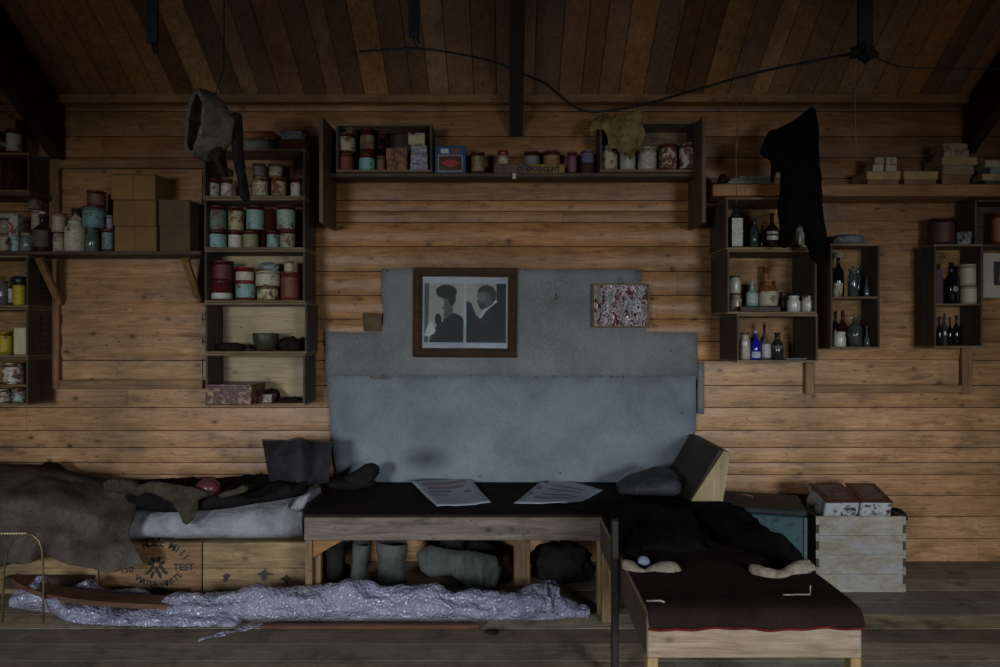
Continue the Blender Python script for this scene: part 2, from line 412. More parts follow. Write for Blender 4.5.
# ================================================================ SHELVES AND CRATES
cratew = wood('thin grey-brown crate boards', '8b7355', '5b4832', knots=.5, stain=.3, rough=.7, axis='X')
cratel = wood('pale crate back boards', 'ab9878', '8c785a', knots=.7, stain=.25, rough=.7)
cratey = wood('yellow brown crate back boards', 'a98253', '6d4f2f', knots=.8, stain=.35, rough=.7)
crated = wood('dark crate side boards', '57493a', '352b21', knots=.4, rough=.75, axis='Z')
shelfw = wood('old shelf plank', '8a6844', '4f3a25', knots=.6, stain=.3, rough=.65)
shelfd = wood('dark old shelf plank', '5d4731', '382a1d', knots=.4, rough=.65)
def crate(label, x0, x1, y0, y1, Yf, Yb=3.70, back=None, side=None, rail=None, shelf=None, t=.011, group=None, zb=None, zt=None):
    """Open-fronted wooden case. Returns (object, z of its floor, z of its top)."""
    side = side or crated; ax, bx = X(x0, Yf), X(x1, Yf); a = Z(y1, Yf) if zb is None else zb; b = Z(y0, Yf) if zt is None else zt
    r = thing('wooden_crate', label, 'crate', ((ax+bx)/2, Yf, a), group)
    w = (bx-ax)/2; h = b-a; d = Yb-Yf
    for s in (-1, 1):
        MB().box(s*w, s*(w-t), 0, d, t, h-t).build('side_panel', side, r)
    MB().box(-w, w, 0, d, 0, t).build('bottom_panel', rail or cratew, r)
    MB().box(-w, w, 0, d, h-t, h).build('top_panel', rail or cratew, r)
    bp = MB(); k = 1 if back is cratel else 2
    for i in range(k): bp.box(-w+t, w-t, d-.009, d-.001, t+(h-2*t)*i/k+.0008, t+(h-2*t)*(i+1)/k-.0008)
    bp.build('back_panel', back or cratey, r)
    sz = None
    if shelf:
        sz = Z(shelf, Yf)-a; MB().box(-w+t, w-t, .002, d-.01, sz-.01, sz).build('shelf_board', shelfw, r); sz += a
    return r, a+t, b, sz
def bracket(label, x, Yf, zt, drop=.21):
    r = thing('shelf_bracket', label, 'bracket', (x, 3.70, zt-.002), 'brackets under the long shelf')
    MB().box(-.012, .012, -.03, 0, -drop-.03, -.0).build('wall_cleat', trimv, r)
    MB().obox((0, Yf-3.70+.03, -.012), (0, -.035, -drop), .022, .035, up=(1, 0, 0)).build('brace', trimv, r)
    return r
SH = {}
# long shelf on the left, on two brackets
Yl = 3.49; zl = Z(250.5, Yl); SH['left'] = zl
tag(MB().box(X(-120, Yl), X(201, Yl), Yl, 3.695, zl-.018, zl).build('shelf', shelfd), 'long dark wall shelf crowded with tins, bottles and cardboard boxes', 'shelf')
bracket('wooden bracket under the tin shelf, beside the yellow tin crate', X(63, 3.7)-.005, Yl, zl-.018)
bracket('wooden bracket under the tin shelf, beside the five tall stacked crates', X(203, 3.7)-.012, Yl, zl-.018, .2)
# short shelf above, with a crate on it
Yu = 3.52; zu = Z(191, Yu)
tag(MB().box(X(-120, Yu), X(30, Yu), Yu, 3.695, zu-.02, zu).build('shelf', shelfd), 'short dark shelf under a crate that holds a dark drum', 'shelf')
cu, fu, tu, _ = crate('dark crate on the short shelf with a dark drum inside', -70, 29, 152, 190, Yu+.01, zb=zu, rail=cratew, back=crated)
# three crates under the long shelf (left edge of the view)
g = 'crates below the long tin shelf'
zz = [zl-.019, Z(307, 3.5), Z(357, 3.5), Z(405, 3.5)]
lc = []
for i, lab in enumerate(('crate under the long shelf, topmost of three, with a jar and a yellow tin', 'middle of three crates under the long shelf, with a yellow tin and cream block', 'lowest of three crates under the long shelf, with rusty white tins on two levels')):
    lc.append(crate(lab, -75, 28, 0, 0, 3.5, group=g, zb=zz[i+1]+.001, zt=zz[i]-.001, shelf=(384 if i == 2 else None)))
# stencil-like dark marks on their outer sides
for i, (c, *_q) in enumerate(lc):
    mb = MB(); rr = random.Random(i+4)
    for k in range(6):
        z = .04+.03*k; y = .085+.01*rr.random()
        mb.box(0, .0006, y, y+.035+.012*rr.random(), z, z+.008, 0); mb.box(0, .0006, y+.01*rr.random(), y+.012, z, z+.02, 0)
    mb.build('stencil_mark', plain('black stencil ink', '1c1713'), c, ((X(28, 3.5)-X(-75, 3.5))/2+.0002, 0, 0))
# tall stack of five crates
ed = [148, 197.5, 249, 302, 353, 405]; st = []
labs = ['top crate of the tall five-crate stack, with small white tins', 'second crate of the tall stack, with two rows of turquoise tins', 'third crate of the tall stack, with red-lidded tins and a jar',
        'fourth crate of the tall stack, holding only crumpled dark scraps', 'bottom crate of the tall stack, with a rusty box jutting out']
YS = 3.50
for i, lab in enumerate(labs):
    st.append(crate(lab, 203.5+i*.5, 305+(2 if i == 3 else 0), 0, 0, YS, group='five crates stacked on the wall', zb=Z(ed[i+1], YS)+.0005, zt=Z(ed[i], YS)-.0005, back=[cratey, cratey, cratel, cratel, cratel][i], side=crated))
# centre shelf: one plank between two tall uprights, a crate at each end
Yc = 3.43; YI = 3.56; zc = Z(172.5, YI); sl = thing('wall_shelf', 'long shelf above the picture, held between two dark uprights', 'shelf', (X(512, Yc), Yc, zc))
ox = X(512, Yc); L0, L1 = X(319, Yc)-ox, X(706, Yc)-ox
MB().box(L0+.021, L1-.021, YI-Yc, .265, -.019, -.0).build('shelf_board', shelfd, sl)
for a, b in ((L0, L0+.02), (L1-.02, L1)):
    MB().box(a, b, 0, .265, Z(222, Yc)-zc, Z(116, Yc)-zc).build('upright', wood('dark upright board', '6f563a', '3f2e1f', axis='Z', rough=.6), sl)
c1 = crate('crate inside the long shelf at the end beside the tall stack, full of tins', 336, 432, 123, 0, YI-.025, zb=zc+.001, side=crated, back=crated, group='two crates on the long shelf')
c2 = crate('crate on the long shelf with a brown rag hung over its front', 600, 697, 121, 0, YI-.025, zb=zc+.001, side=crated, back=cratew, group='two crates on the long shelf')
MB().box(-.009, .009, YI-Yc-.004, YI-Yc-.0005, -.03, -.002).build('paper_tag', plain('cream paper', 'b7a98a'), sl, (X(514.5, Yc)-ox, 0, 0))
# thick shelf on the right
Yr = 3.50; zr = Z(183.5, Yr); SH['right'] = zr
tag(MB().box(X(713, Yr), X(1150, Yr), Yr, 3.695, Z(195.5, Yr), zr, .004).build('shelf', wood('thick orange brown shelf plank', 'a87443', '744c29', knots=.8, rough=.5)), 'long thick orange-brown shelf plank carrying paper boxes', 'shelf')
for i, (lab, a, b, c, d) in enumerate((('crate under the thick shelf with tall green and brown bottles', 726, 815, 196.5, 249), ('middle crate under the thick shelf, with stoneware jars', 727.5, 817, 249, 313.5), ('small lowest crate under the thick shelf, with a cobalt blue bottle', 737, 818, 313.5, 362))):
    st.append(crate(lab, a, b, 0, 0, 3.42, group='three stacked crates with bottles and jars', zb=Z(d, 3.42)+.0006, zt=Z(c, 3.42)-.0006, side=crated))
cD = crate('upright crate with one shelf, beside the hanging black garment', 830.5, 880, 243, 348.5, 3.53, shelf=296, side=crated)
cE = crate('upright crate with one shelf, far from the hanging garment, below a dark red tin', 934, 983, 243.5, 347.5, 3.53, shelf=303, side=crated)
for i in range(5):
    pass

# ================================================================ TINS, BOTTLES, JARS
def zof(v): return v
def tin(label, x0, x1, yt, Y, zb, body='6e3b2a', lab=None, lid=None, lh=(.12, .86), group=None, amt=.3, cat='tin', box=False, depth=None, name=None, rust='5a2f1c', lines=.0, lidh=.008, rz=0):
    """A food tin; Y is the depth of its middle, yt the picture height of its top, zb what it stands on."""
    w = (x1-x0)*Y/F/2; zt = Z(yt, Y); h = max(.015, zt-zb-.0006); zb += .0005
    r = thing(name or ('tin_box' if box else 'tin_can'), label, cat, (X((x0+x1)/2, Y), Y, zb), group, rz)
    bm_ = tinm(body, rust, amt); e = .0018
    if box:
        d = (depth or w*1.3)
        MB().box(-w, w, -d, d, 0, h-lidh, .002).build('body', bm_, r)
        MB().box(-w-.001, w+.001, -d-.001, d+.001, h-lidh, h, .0015).build('lid', tinm(lid or body, rust, amt), r)
        if lab: MB().box(-w*.93, w*.93, -d-.0012, -d-.0004, h*lh[0], (h-lidh)*lh[1], 0).build('paper_label', tinm(lab, rust, amt*.8, lines, .6), r)
        return r, zb+h
    MB().lathe([(w-e, 0), (w, .001), (w, .003), (w-e, .0042), (w-e, h-lidh)], n=22).build('body', bm_, r)
    MB().lathe([(w-e, h-lidh), (w, h-lidh+.0006), (w, h-.001), (w-e, h), (w-e*1.6, h-.0015)], n=22).build('lid', tinm(lid or body, rust, amt), r)
    if lab: MB().lathe([(w-e+.0006, (h-lidh)*lh[0]), (w-e+.0007, (h-lidh)*lh[1])], n=22, cap=False).build('paper_label', tinm(lab, rust, amt*.8, lines, .6), r)
    return r, zb+h
def bottle(label, x0, x1, yt, Y, zb, col='20241c', neck=.28, sh=.62, lab=None, lr=(.12, .55), tr=.35, cap=None, cat='bottle', group=None, square=False, name='bottle', sq=None, fill=None):
    w = (x1-x0)*Y/F/2; h = Z(yt, Y)-zb; zb += .0006
    r = thing(name, label, cat, (X((x0+x1)/2, Y), Y, zb), group)
    g = glass('bottle glass %s %s' % (col, tr), col, tr=tr)
    nr = w*neck+.001; n = 4 if square else 22
    pf = [(w*.9, 0), (w, .003), (w, h*sh*.93), (w*.86, h*sh), (nr*1.15, h*(sh+.1)), (nr, h*(sh+.15)), (nr, h*.93), (nr*1.25, h*.935), (nr*1.25, h)]
    b = MB()
    if square:
        for (p, q), (p2, q2) in zip(pf[:-1], pf[1:]): pass
        b.box(-w, w, -w*.8, w*.8, 0, h*sh, .004); b.lathe([(w*.8, h*sh-.002), (nr*1.15, h*(sh+.08)), (nr, h*(sh+.12)), (nr, h*.93), (nr*1.3, h*.935), (nr*1.3, h)], n=16)
    else: b.lathe(pf, n=22)
    b.build('glass_body', g, r)
    if cap:
        MB().lathe([(nr*1.0, 0), (nr*1.1, .004), (nr*1.1, .012), (nr*.9, .014)], c=(0, 0, h+.0002), n=14).build('stopper', plain('stopper '+cap, cap), r)
    if lab:
        for li, (q0, q1) in enumerate(lr if isinstance(lr[0], tuple) else (lr,)):
            m = MB()
            if square: m.box(-w*.75, w*.75, -w*.8-.0012, -w*.8-.0003, h*q0, h*q1, 0)
            else:
                k = 12; P = [[((w+.0008)*math.cos(PI*1.5+(-1.15+2.3*i/k)), (w+.0008)*math.sin(PI*1.5+(-1.15+2.3*i/k)), h*z) for z in (q0, q1)] for i in range(k+1)]
                m.grid(P)
            m.build('paper_label', tinm(lab, '6b5a40', .25, .5, .7), r)
    return r, zb+h
def jar(label, x0, x1, yt, Y, zb, col='c9c5b8', top=None, lab=None, mouth=.72, cat='jar', lidc=None, clear=False, contents=None, group=None, name='jar', lidh=.010, rust='6b5a45', amt=.12, th=.3):
    w = (x1-x0)*Y/F/2; h = Z(yt, Y)-zb-(lidh if lidc else 0); zb += .0006
    r = thing(name, label, cat, (X((x0+x1)/2, Y), Y, zb), group)
    m = glass('jar glass '+col, col, tr=.8) if clear else tinm(col, rust, amt, 0, .3)
    pf = [(w*.92, 0), (w, .004), (w, h*(1-th)), (w*.95, h*(1-th*.7)), (w*mouth, h*(1-th*.35)), (w*mouth, h*.93), (w*(mouth+.08), h*.94), (w*(mouth+.08), h)]
    MB().lathe(pf, n=24).build('glass_body' if clear else 'body', m, r)
    if top: MB().lathe([(w+.0005, h*(1-th)-.004), (w*.95+.0008, h*(1-th*.7)), (w*mouth+.0008, h*(1-th*.35)), (w*mouth+.0008, h*.93), (w*(mouth+.08)+.0008, h*.94), (w*(mouth+.08)+.0008, h+.0006)], n=24, cap=False).build('glazed_shoulder', tinm(top, '3a2014', .2, 0, .25), r)
    if lidc: MB().lathe([(w*(mouth+.1), 0), (w*(mouth+.12), .002), (w*(mouth+.12), lidh-.002), (w*(mouth+.06), lidh)], c=(0, 0, h+.0006), n=22).build('lid', tinm(lidc, '3a2014', .3, 0, .45), r)
    if contents: MB().lathe([(w*.8, .004), (w*.86, .01), (w*.86, h*.5), (w*.6, h*.56)], n=16).build('contents', plain('jar contents '+contents, contents), r)
    if lab:
        k = 12; P = [[((w+.0009)*math.cos(PI*1.5+(-1.1+2.2*i/k)), (w+.0009)*math.sin(PI*1.5+(-1.1+2.2*i/k)), h*z) for z in (.12, .58)] for i in range(k+1)]
        MB().grid(P).build('paper_label', tinm(lab, '6b5a40', .25, .5, .7), r)
    return r, zb+h+(lidh if lidc else 0)
T, B, J = tin, bottle, jar
CREAM, TURQ, WHITE, DRED = 'a89c80', '668a84', 'b0ab9e', '4c211d'
# ---- long shelf at the left, y of front row / back row
g = 'tins and bottles on the long shelf'; y1 = 3.555; y2 = 3.645; b = zl
_, t = T('plain cream tin at the outer end of the long shelf, below another', 0, 10, 231, y1, b, CREAM, CREAM, lines=.4, group=g)
T('cream tin with a dark lid stacked at the outer end of the long shelf', 0, 10, 218, y1, t, CREAM, CREAM, lid='3a2a24', lines=.6, group=g)
_, t = T('small pale blue tin under the white tin with a round red emblem', 11, 20, 237, y1, b, '9fb0ae', '9fb0ae', lines=.5, group=g)
o, _ = T('square white tin with a round red emblem, raised on a small tin', 11.5, 29, 213.5, y2-.01, Z(237, y2)-.0, WHITE, None, box=True, depth=.022, group=g)
o.location.z = t+.0005; o.location.y = y1+.016
m = MB(); rr_ = .028; m.add([(rr_*.95*math.cos(2*PI*i/24), -.024, .05+rr_*.95*math.sin(2*PI*i/24)) for i in range(24)]+[(rr_*.55*math.cos(2*PI*i/24), -.024, .05+rr_*.55*math.sin(2*PI*i/24)) for i in range(24)], [[i, (i+1) % 24, 24+(i+1) % 24, 24+i] for i in range(24)])
m.box(-.006, .006, -.0245, -.0235, .044, .056, 0).build('round_emblem', plain('faded red print', '9c3a34'), o)
_, t = J('small clear glass jar in front of the white emblem tin', 21, 32, 233, y1-.037, b, 'a9b5ae', clear=True, contents='9a978a', lidc='8f8a7c', group=g)
_, t = T('tall dark tin behind the brown bottle, carrying two more', 29, 43, 230, y2, b, DRED, CREAM, group=g)
_, t = T('cream tin in the middle of the pile behind the brown bottle', 32, 44, 209, y2, t, CREAM, CREAM, lid=DRED, lines=.5, group=g)
T('grey-cream tin topping the pile behind the brown bottle', 29, 43, 199, y2, t, '8d8268', None, lid='4a3527', group=g)
B('dark brown bottle with a cream cap standing on the long shelf', 34, 51, 214, y1-.02, b, '2b211b', lab='4a4138', cap='b8ab8c', tr=.2, group=g)
_, t = T('cream tin with dark print under a red-lidded tin, beside the brown bottle', 53.5, 65, 232, y1, b, CREAM, CREAM, lid=DRED, lines=.8, group=g)
T('red-lidded cream tin stacked beside the brown bottle', 52.5, 66, 213, y1, t, CREAM, CREAM, lid='6b2a22', lines=.4, group=g)
o, t = J('squat cream jar with faded print between the stacked tins', 66, 85, 221, y1, b, 'b5ab93', lab='b8ae96', mouth=.6, group=g)
tag(puff([(X(a, y1), Z(c, y1)) for a, c in ((69, 221), (75, 212), (84, 220.5), (80, 221.2), (74, 221.4))], T=.01, D=.01, step=.006).build('paper_scrap', plain('old brown wrapping paper', '8c7b5e'), None, (0, y1, t-Z(221.4, y1)+.001)), 'peaked scrap of brown paper lying on the squat cream jar', 'paper')
T('dark olive tin standing behind the squat cream jar', 72, 82, 208, y2, b, '3b3d30', None, group=g)
_, t = J('clear jar with white contents under the turquoise tin', 86.5, 98, 228, y1, b, '8fa09a', clear=True, contents='a9b3a6', lidc='5c5448', group=g)
_, t2 = T('wide turquoise tin resting on the jar with white contents', 83.5, 105, 207, y1+.01, t, TURQ, TURQ, lid='5a2a24', lines=.3, group=g)
T('dark red tin on top of the wide turquoise tin', 88, 105, 191, y1+.01, t2, '55231d', '6e4a38', amt=.5, group=g)
_, t = T('narrow turquoise tin beside the cardboard boxes', 102.5, 113.5, 229, y1-.02, b, '5a3029', TURQ, lh=(.12, .9), lines=.8, group=g)
T('small pale lilac tin on the narrow turquoise tin', 106.5, 113, 215, y1-.02, t, '8b7f86', '8b7f86', group=g)
# cardboard boxes on that shelf
card = mat('brown cardboard', lambda k: f_plain(k, hexc('75572f'), .85, 0, .18, .15, 14))
cardd = mat('dark brown cardboard', lambda k: f_plain(k, hexc('57402a'), .85, 0, .18, .15, 14))
def carton(label, x0, x1, y0, y1_, Yf, zb, d, m, group=None, cat='box', seam=True, name='cardboard_box'):
    w = (x1-x0)*Yf/F/2; h = Z(y0, Yf)-zb-.001
    r = thing(name, label, cat, (X((x0+x1)/2, Yf), Yf, zb+.0005), group)
    MB().box(-w, w, 0, d, 0, h, .002).build('body', m, r)
    if seam:
        MB().box(-w*.98, w*.98, -.0006, 0, h-.009, h-.001, 0).build('folded_edge', cardd, r)
        MB().box(-.001, .001, -.0006, 0, .003, h-.01, 0).build('seam', crated, r)
    return r, zb+h+.0005
g = 'cardboard boxes on the long shelf'
_, t = carton('bottom box of the three tall cardboard boxes', 114.5, 156, 225, 0, 3.51, b, .17, card, g)
_, t = carton('middle box of the three tall cardboard boxes', 113, 155.5, 198.5, 0, 3.51, t, .17, card, g)
carton('top box of the three tall cardboard boxes, paler and slightly open', 111, 155, 173, 0, 3.51, t, .17, mat('ochre cardboard', lambda k: f_plain(k, hexc('7f6130'), .85, 0, .2, .15, 9)), g)
g = 'darker cardboard boxes beside the tall crate stack'
_, t = carton('lower of two dark brown cardboard boxes on the shelf', 159.5, 190, 225, 0, 3.51, b, .17, cardd, g)
carton('upper of two dark brown cardboard boxes on the shelf', 158.5, 189.5, 199, 0, 3.51, t, .17, cardd, g)
# ---- crate on the short shelf
ya = 3.6
_, t = T('dark drum inside the crate on the short shelf', 3, 24, 157, 3.615, fu, '33221f', None, lid='2a1a18', amt=.4, name='drum', cat='drum')
_, t = T('small tin with a white label on the short-shelf crate', 7, 21, 129.5, 3.58, tu, DRED, 'a8a294', group='tins on the crate top')
T('flat red tin with a turquoise label on the crate top', -2, 10, 120, 3.57, Z(129.2, 3.57), DRED, TURQ, lh=(.3, .9), group='tins on the crate top')
for o in bpy.data.objects:
    if o.get('label') == 'flat red tin with a turquoise label on the crate top': o.location.z = tu+.0215; o.location.x = X(1.5, 3.57)
T('dark red tin below the flat red tin on the crate top', -6, 6, 131, 3.57, tu, '45211d', None, group='tins on the crate top')
T('dark red tin behind the white-labelled one on the crate top', 16, 26, 120, 3.66, tu, '4a1f1c', None, group='tins on the crate top')
# ---- three crates below
Y = 3.56; f1, f2, f3 = lc[0][1], lc[1][1], lc[2][1]
J('clear glass jar at the edge of the crate with the yellow tin', -3, 8, 281, Y, f1, '97a19e', clear=True, contents='6b5d4c', lidc='4d4740')
B('small white-labelled bottle beside the yellow tin', 8.6, 13, 277, Y, f1, '2a2c33', lab='b9b6ac', lr=(.1, .6), tr=.2)
T('yellow tin with a dark lid in the topmost shelf crate', 13.6, 26, 276, Y, f1, 'a8941e', 'b29c1c', lid='17171c', lidh=.044, lh=(.05, .95), amt=.15, lines=.3)
T('yellow tin beside the cream block in the middle shelf crate', -1, 12, 331, Y, f2, '9c8420', 'b09a22', amt=.35)
r_ = MB().box(-.033, .033, 0, .03, 0, .138, .004).build('cream_block', plain('cream waxy block', 'b3aa8a', n=.12), None, (X(20, 3.54), 3.54, f2+.0005)); tag(r_, 'cream upright block beside the yellow tin', 'box')
f3s = lc[2][3]
T('rusty white tin on the small shelf of the lowest crate', 3.5, 23, 362, Y, f3s, 'b7b0a0', 'b4ad9d', amt=.55, group='rusty tins in the lowest crate')
T('rusty white tin under the small shelf, at the outer side', -4, 10.5, 388, Y, f3, 'b2a995', 'b0a894', amt=.6, group='rusty tins in the lowest crate')
T('rusty turquoise tin under the small shelf of the lowest crate', 12.5, 26.5, 387, Y, f3, '86a39b', '86a39b', amt=.6, lid='5a2a22', group='rusty tins in the lowest crate')
# ---- tall stack
Y = 3.575; Yk = 3.62; s1, s2, s3, s4, s5 = [c[1] for c in st[:5]]; g = 'small white tins in the top crate of the tall stack'
W1 = dict(group=g, amt=.35, lines=.25)
T('small white tin nearest the felt boots in the top crate', 206.5, 219.5, 178.5, Y, s1, '5c2d27', 'bcb6a8', lh=(.1, .8), **W1)
T('small white tin with red streaks behind the hanging strap', 221, 232.5, 178.5, Y, s1, '5c2d27', 'b9b0a0', lh=(.1, .8), **W1)
T('small dark tin just beside the hanging strap in the top crate', 243, 251.5, 184, Y, s1, '6f6249', 'a3967a', **W1)
_, t = T('beige tin under a grey tin in the top crate', 253, 268, 177.5, Y, s1, '8b7b5c', 'b0a284', **W1)
T('grey tin stacked on a beige tin in the top crate', 252.5, 265.5, 163.5, Y, t, '55524a', '66635a', **W1)
_, t = T('orange-stained beige tin under a round-topped tin', 271.5, 286, 177.5, Y, s1, '8b5a34', 'a98d64', **dict(W1, amt=.5))
T('upper beige tin at the middle of the top crate', 269, 282.5, 164, Y, t, '8e7c58', 'b3a485', **W1)
T('single white tin at the end of the top crate', 290.5, 302, 178, Y, s1, '5c2d27', 'b5ab97', lh=(.1, .8), **W1)
T('dark tin at the back of the top crate', 276, 290, 166, Yk+.03, s1, '2f2a22', None, group=g)
ttop = st[0][2]; g = 'flat tins lying on top of the tall stack'
_, t = T('flat green tin under an orange tin on top of the tall stack', 247, 271, 140.5, Y, ttop, '5a5f48', '6d735a', box=True, depth=.035, group=g, lidh=.005)
T('flat orange-brown tin on top of the tall stack', 246, 276, 132.5, Y, t, '8a4f2a', None, box=True, depth=.035, amt=.5, group=g, lidh=.006)
_, t = T('flat dark red tin under a pale blue one on the tall stack', 281, 305, 140.5, Y, ttop, '5a2d24', None, box=True, depth=.035, group=g, lidh=.005)
T('flat pale blue tin on top of the tall stack', 283, 303.5, 132.5, Y, t, '71838c', '7b8d95', box=True, depth=.033, group=g, lidh=.006)
g = 'turquoise and cream tins in two rows'; low = {}; ly = dict(group=g, lines=.35, lid='4a1b18', lh=(.06, .88))
_, low[0] = T('big turquoise tin in the lower row, at the strap side', 208, 226.5, 231, Y, s2, '4a1b18', '83a39c', **ly)
_, low[1] = T('white-labelled tin in the lower row of the second crate', 228.5, 242, 231.5, Y, s2, '4a1b18', 'bdb9ab', **dict(ly, amt=.1))
_, low[2] = T('olive gold tin in the lower row of the second crate', 243, 258.5, 231, Y, s2, '4a1b18', '86835c', **ly)
T('dark red tin turned away in the lower row of the second crate', 259.5, 266.5, 231, Y+.05, s2, '4d1c1a', None, group=g)
_, low[3] = T('narrow turquoise tin in the lower row of the second crate', 267, 279, 231, Y, s2, '4a1b18', '7a9a94', **ly)
_, low[4] = T('greenish tin with brown blotches in the lower row', 280, 295, 230.5, Y, s2, '4a1b18', '8f9371', **dict(ly, amt=.5))
T('tin with a red side and green label in the upper row', 208.5, 226.5, 206, Y, low[0], '4f1b19', '5f7f6c', **dict(ly, amt=.5))
T('yellow-cream spotted tin in the upper row', 228.5, 243.5, 207, Y, low[1], '4f1b19', 'a39a72', **dict(ly, amt=.45))
T('turquoise tin with a bright shine in the upper row', 246.5, 264, 206, Y, low[2], '4a1b18', '7c9d96', **ly)
T('plain dark red tin in the upper row', 264.8, 273.5, 208, Y+.01, low[3], '451a18', None, group=g)
T('green and cream spotted tin ending the upper row', 277, 295, 206, Y, low[4], '4a1b18', '8aa08c', **dict(ly, amt=.4))
g = 'tins in the third crate of the tall stack'
_, t = T('dark red tin with a white label, bottom of its pile', 211.5, 232, 281, Y, s3, '5a1f1e', 'b6b1a5', lh=(.1, .42), lid='4b1a18', lines=.4, group=g, amt=.1)
o, t = T('dark red tin on the white-labelled tin pile', 212.5, 233.5, 261, Y, t, '4a1b1a', '54201e', lid='4b1a18', group=g, amt=.2)
_, t = T('turquoise tin with red sides in the third crate', 236, 255.5, 281.5, Y, s3, '6e211e', '7a9a95', lh=(.18, .95), lid='6e211e', lines=.4, group=g)
T('cream-labelled red tin above the turquoise one in the third crate', 236, 254, 267, Y, t, '6e211e', 'b5ad98', lh=(.1, .75), lid='6e211e', lines=.5, group=g, amt=.1)
_, t = T('rusty yellow tin in the third crate', 257.5, 278, 286, Y, s3, '8b7d4a', 'aca37d', amt=.5, group=g, lid='4b3326')
o, t = T('wide cream tin on the rusty yellow tin', 256, 280, 271, Y, t, 'a99f84', 'b1a890', amt=.3, group=g, lines=.3)
tag(blob('crumpled_wrapper', (X(268, Y), Y, t+.024), (.055, .04, .026), glass('clouded film', '8f9794', tr=.35, rough=.25), amp=.35, freq=14, flat=.8, crease=.2, sub=4), 'crumpled clear wrapper heaped on the wide cream tin', 'wrapper')
_, t = T('red patterned tin at the end of the third crate', 280.8, 300, 272, Y, s3, '6a2b20', '6f3426', amt=.45, lines=.5, group=g, lid='6b2a20')
T('small beige round tin on the red patterned tin', 284, 294.5, 260.5, Y, t, '8d8462', 'a39a75', group=g)
rag = cloth('black brown rag', '2b2620', '17140f', scale=20)
def lump(label, x0, x1, yt, Y, zb, m=rag, seed=1, cat='rag', name='crumpled_rag', d=.05, group=None, freq=12, amp=.3):
    w = (x1-x0)*Y/F/2; h = Z(yt, Y)-zb
    o = blob(name, (X((x0+x1)/2, Y), Y, zb+h*.42), (w*.95, d, h*.55), m, amp=amp, freq=freq, seed=seed, flat=h*.42-.001, crease=.25)
    return tag(o, label, cat, group)
lump('crumpled dark rag in the fourth crate, beside the dark bowl', 215, 251, 341.5, Y, s4, seed=2)
lump('crumpled dark rag at the end of the fourth crate', 279, 304, 337.5, Y+.01, s4, seed=5, d=.045)
r_ = thing('bowl', 'dark round bowl in the fourth crate of the tall stack', 'bowl', (X(266, Y), Y, s4+.0006))
MB().lathe([(.028, 0), (.045, .01), (.062, .045), (.066, .085), (.064, .09), (.058, .085), (.05, .04), (.02, .015)], n=28).build('body', plain('dark olive iron', '35321f', rough=.5), r_)
# fifth crate
r_ = thing('metal_box', 'rusty hinged metal box jutting out of the bottom crate', 'box', (X(228.5, 3.42), 3.42, s5-.0))
r_.location.z = s5+.0006
rb = mat('rust pitted steel', lambda k: f_tin(k, hexc('8a6a50'), hexc('3b2118'), .62, .3, .5))
hh = .098; MB().box(-.112, .112, 0, .2, 0, hh-.006, .003).build('body', rb, r_)
MB().box(-.115, .115, -.002, .203, hh-.008, hh+.002, .003).build('lid', tinm('6d6a72', '4a2a20', .7), r_)
m = MB()
for i in range(14): m.lathe([(.0035, 0), (.0035, .003)], c=(-.095+i*.0146, -.0025, .006), n=8)
m.build('rivet', plain('worn bright metal', 'b3a98c', metal=.7, rough=.35), r_)
T('small battered pale tin beside the rusty metal box', 259, 274, 393.5, 3.55, s5, '7d7468', '8f877a', box=True, depth=.03, amt=.6)
lump('low dark scrap at the end of the bottom crate', 276, 302, 396, 3.6, s5, seed=8, d=.05, amp=.2)
lump('dark scrap behind the small battered tin', 264, 281, 388, 3.63, s5, seed=12, d=.035, amp=.2)
# ---- centre shelf
Y = 3.60; z0 = c1[1]; g = 'tins in the crate beside the tall stack on the long shelf'
_, t = T('dark orange-brown tin at the bottom of the first pile on the long shelf', 337.5, 353.5, 154, Y, z0, '6b3724', '6e3a24', lid='2f1512', amt=.5, group=g)
_, t = T('tin with a cream flowered label on the first pile', 338, 355.5, 134, Y, t, '4a201b', 'a69d78', lid='4a1c18', lines=.3, group=g, amt=.4)
T('small tan tin topping the first pile', 345, 357, 128.6, Y, t, '7f6c4a', None, group=g, lidh=.004)
_, t = T('turquoise tin at the bottom of the second pile on the long shelf', 359, 375, 155.5, Y, z0, '4a1b18', '74a39a', lh=(.05, .88), lid='4a1c18', group=g, lines=.3)
T('dark red tin with a narrow bright label on the second pile', 360, 374.5, 129.5, Y, t, '4a1a18', '77744f', group=g, lh=(.25, .8), amt=.4)
T('black tin at the back between the second pile and the brown boxes', 376.5, 391, 133, Y+.05, z0, '1d1b1e', None, group=g)
T('low brown tin beside the turquoise tin of the second pile', 376.5, 385.5, 156, Y, z0, '5e4530', '6b4f36', group=g)
_, t = carton('lower orange-brown packet in the long-shelf crate', 386.5, 407, 160.5, 0, 3.57, z0, .08, mat('orange brown packet', lambda k: f_tin(k, hexc('8a5427'), hexc('3a2416'), .5, 0, .6)), g, seam=False, name='packet', cat='packet')
carton('upper orange-brown packet in the long-shelf crate', 386, 407, 147, 0, 3.57, t, .08, MATS['orange brown packet'], g, seam=False, name='packet', cat='packet')
sil = mat('crinkled grey foil', lambda k: f_plain(k, hexc('7d7d82'), .35, .5, .4, 1.0, 60))
t = z0
for lb, a, c, yt_, mm in (('bottom silver packet of the foil pile', 410, 428, 163, sil), ('middle silver packet of the foil pile', 410.5, 427.5, 153.5, sil), ('top silver packet of the foil pile', 411, 427, 144.5, sil)):
    _, t = carton(lb, a, c, yt_, 0, 3.57, t, .07, mm, 'silver packets piled at the crate end', seam=False, name='foil_packet', cat='packet')
T('beige box tin topping the silver packets', 409, 425.5, 134, Y, t, 'a19468', 'a89c74', box=True, depth=.03, group=g, lid='8e8e90')
zs = zc
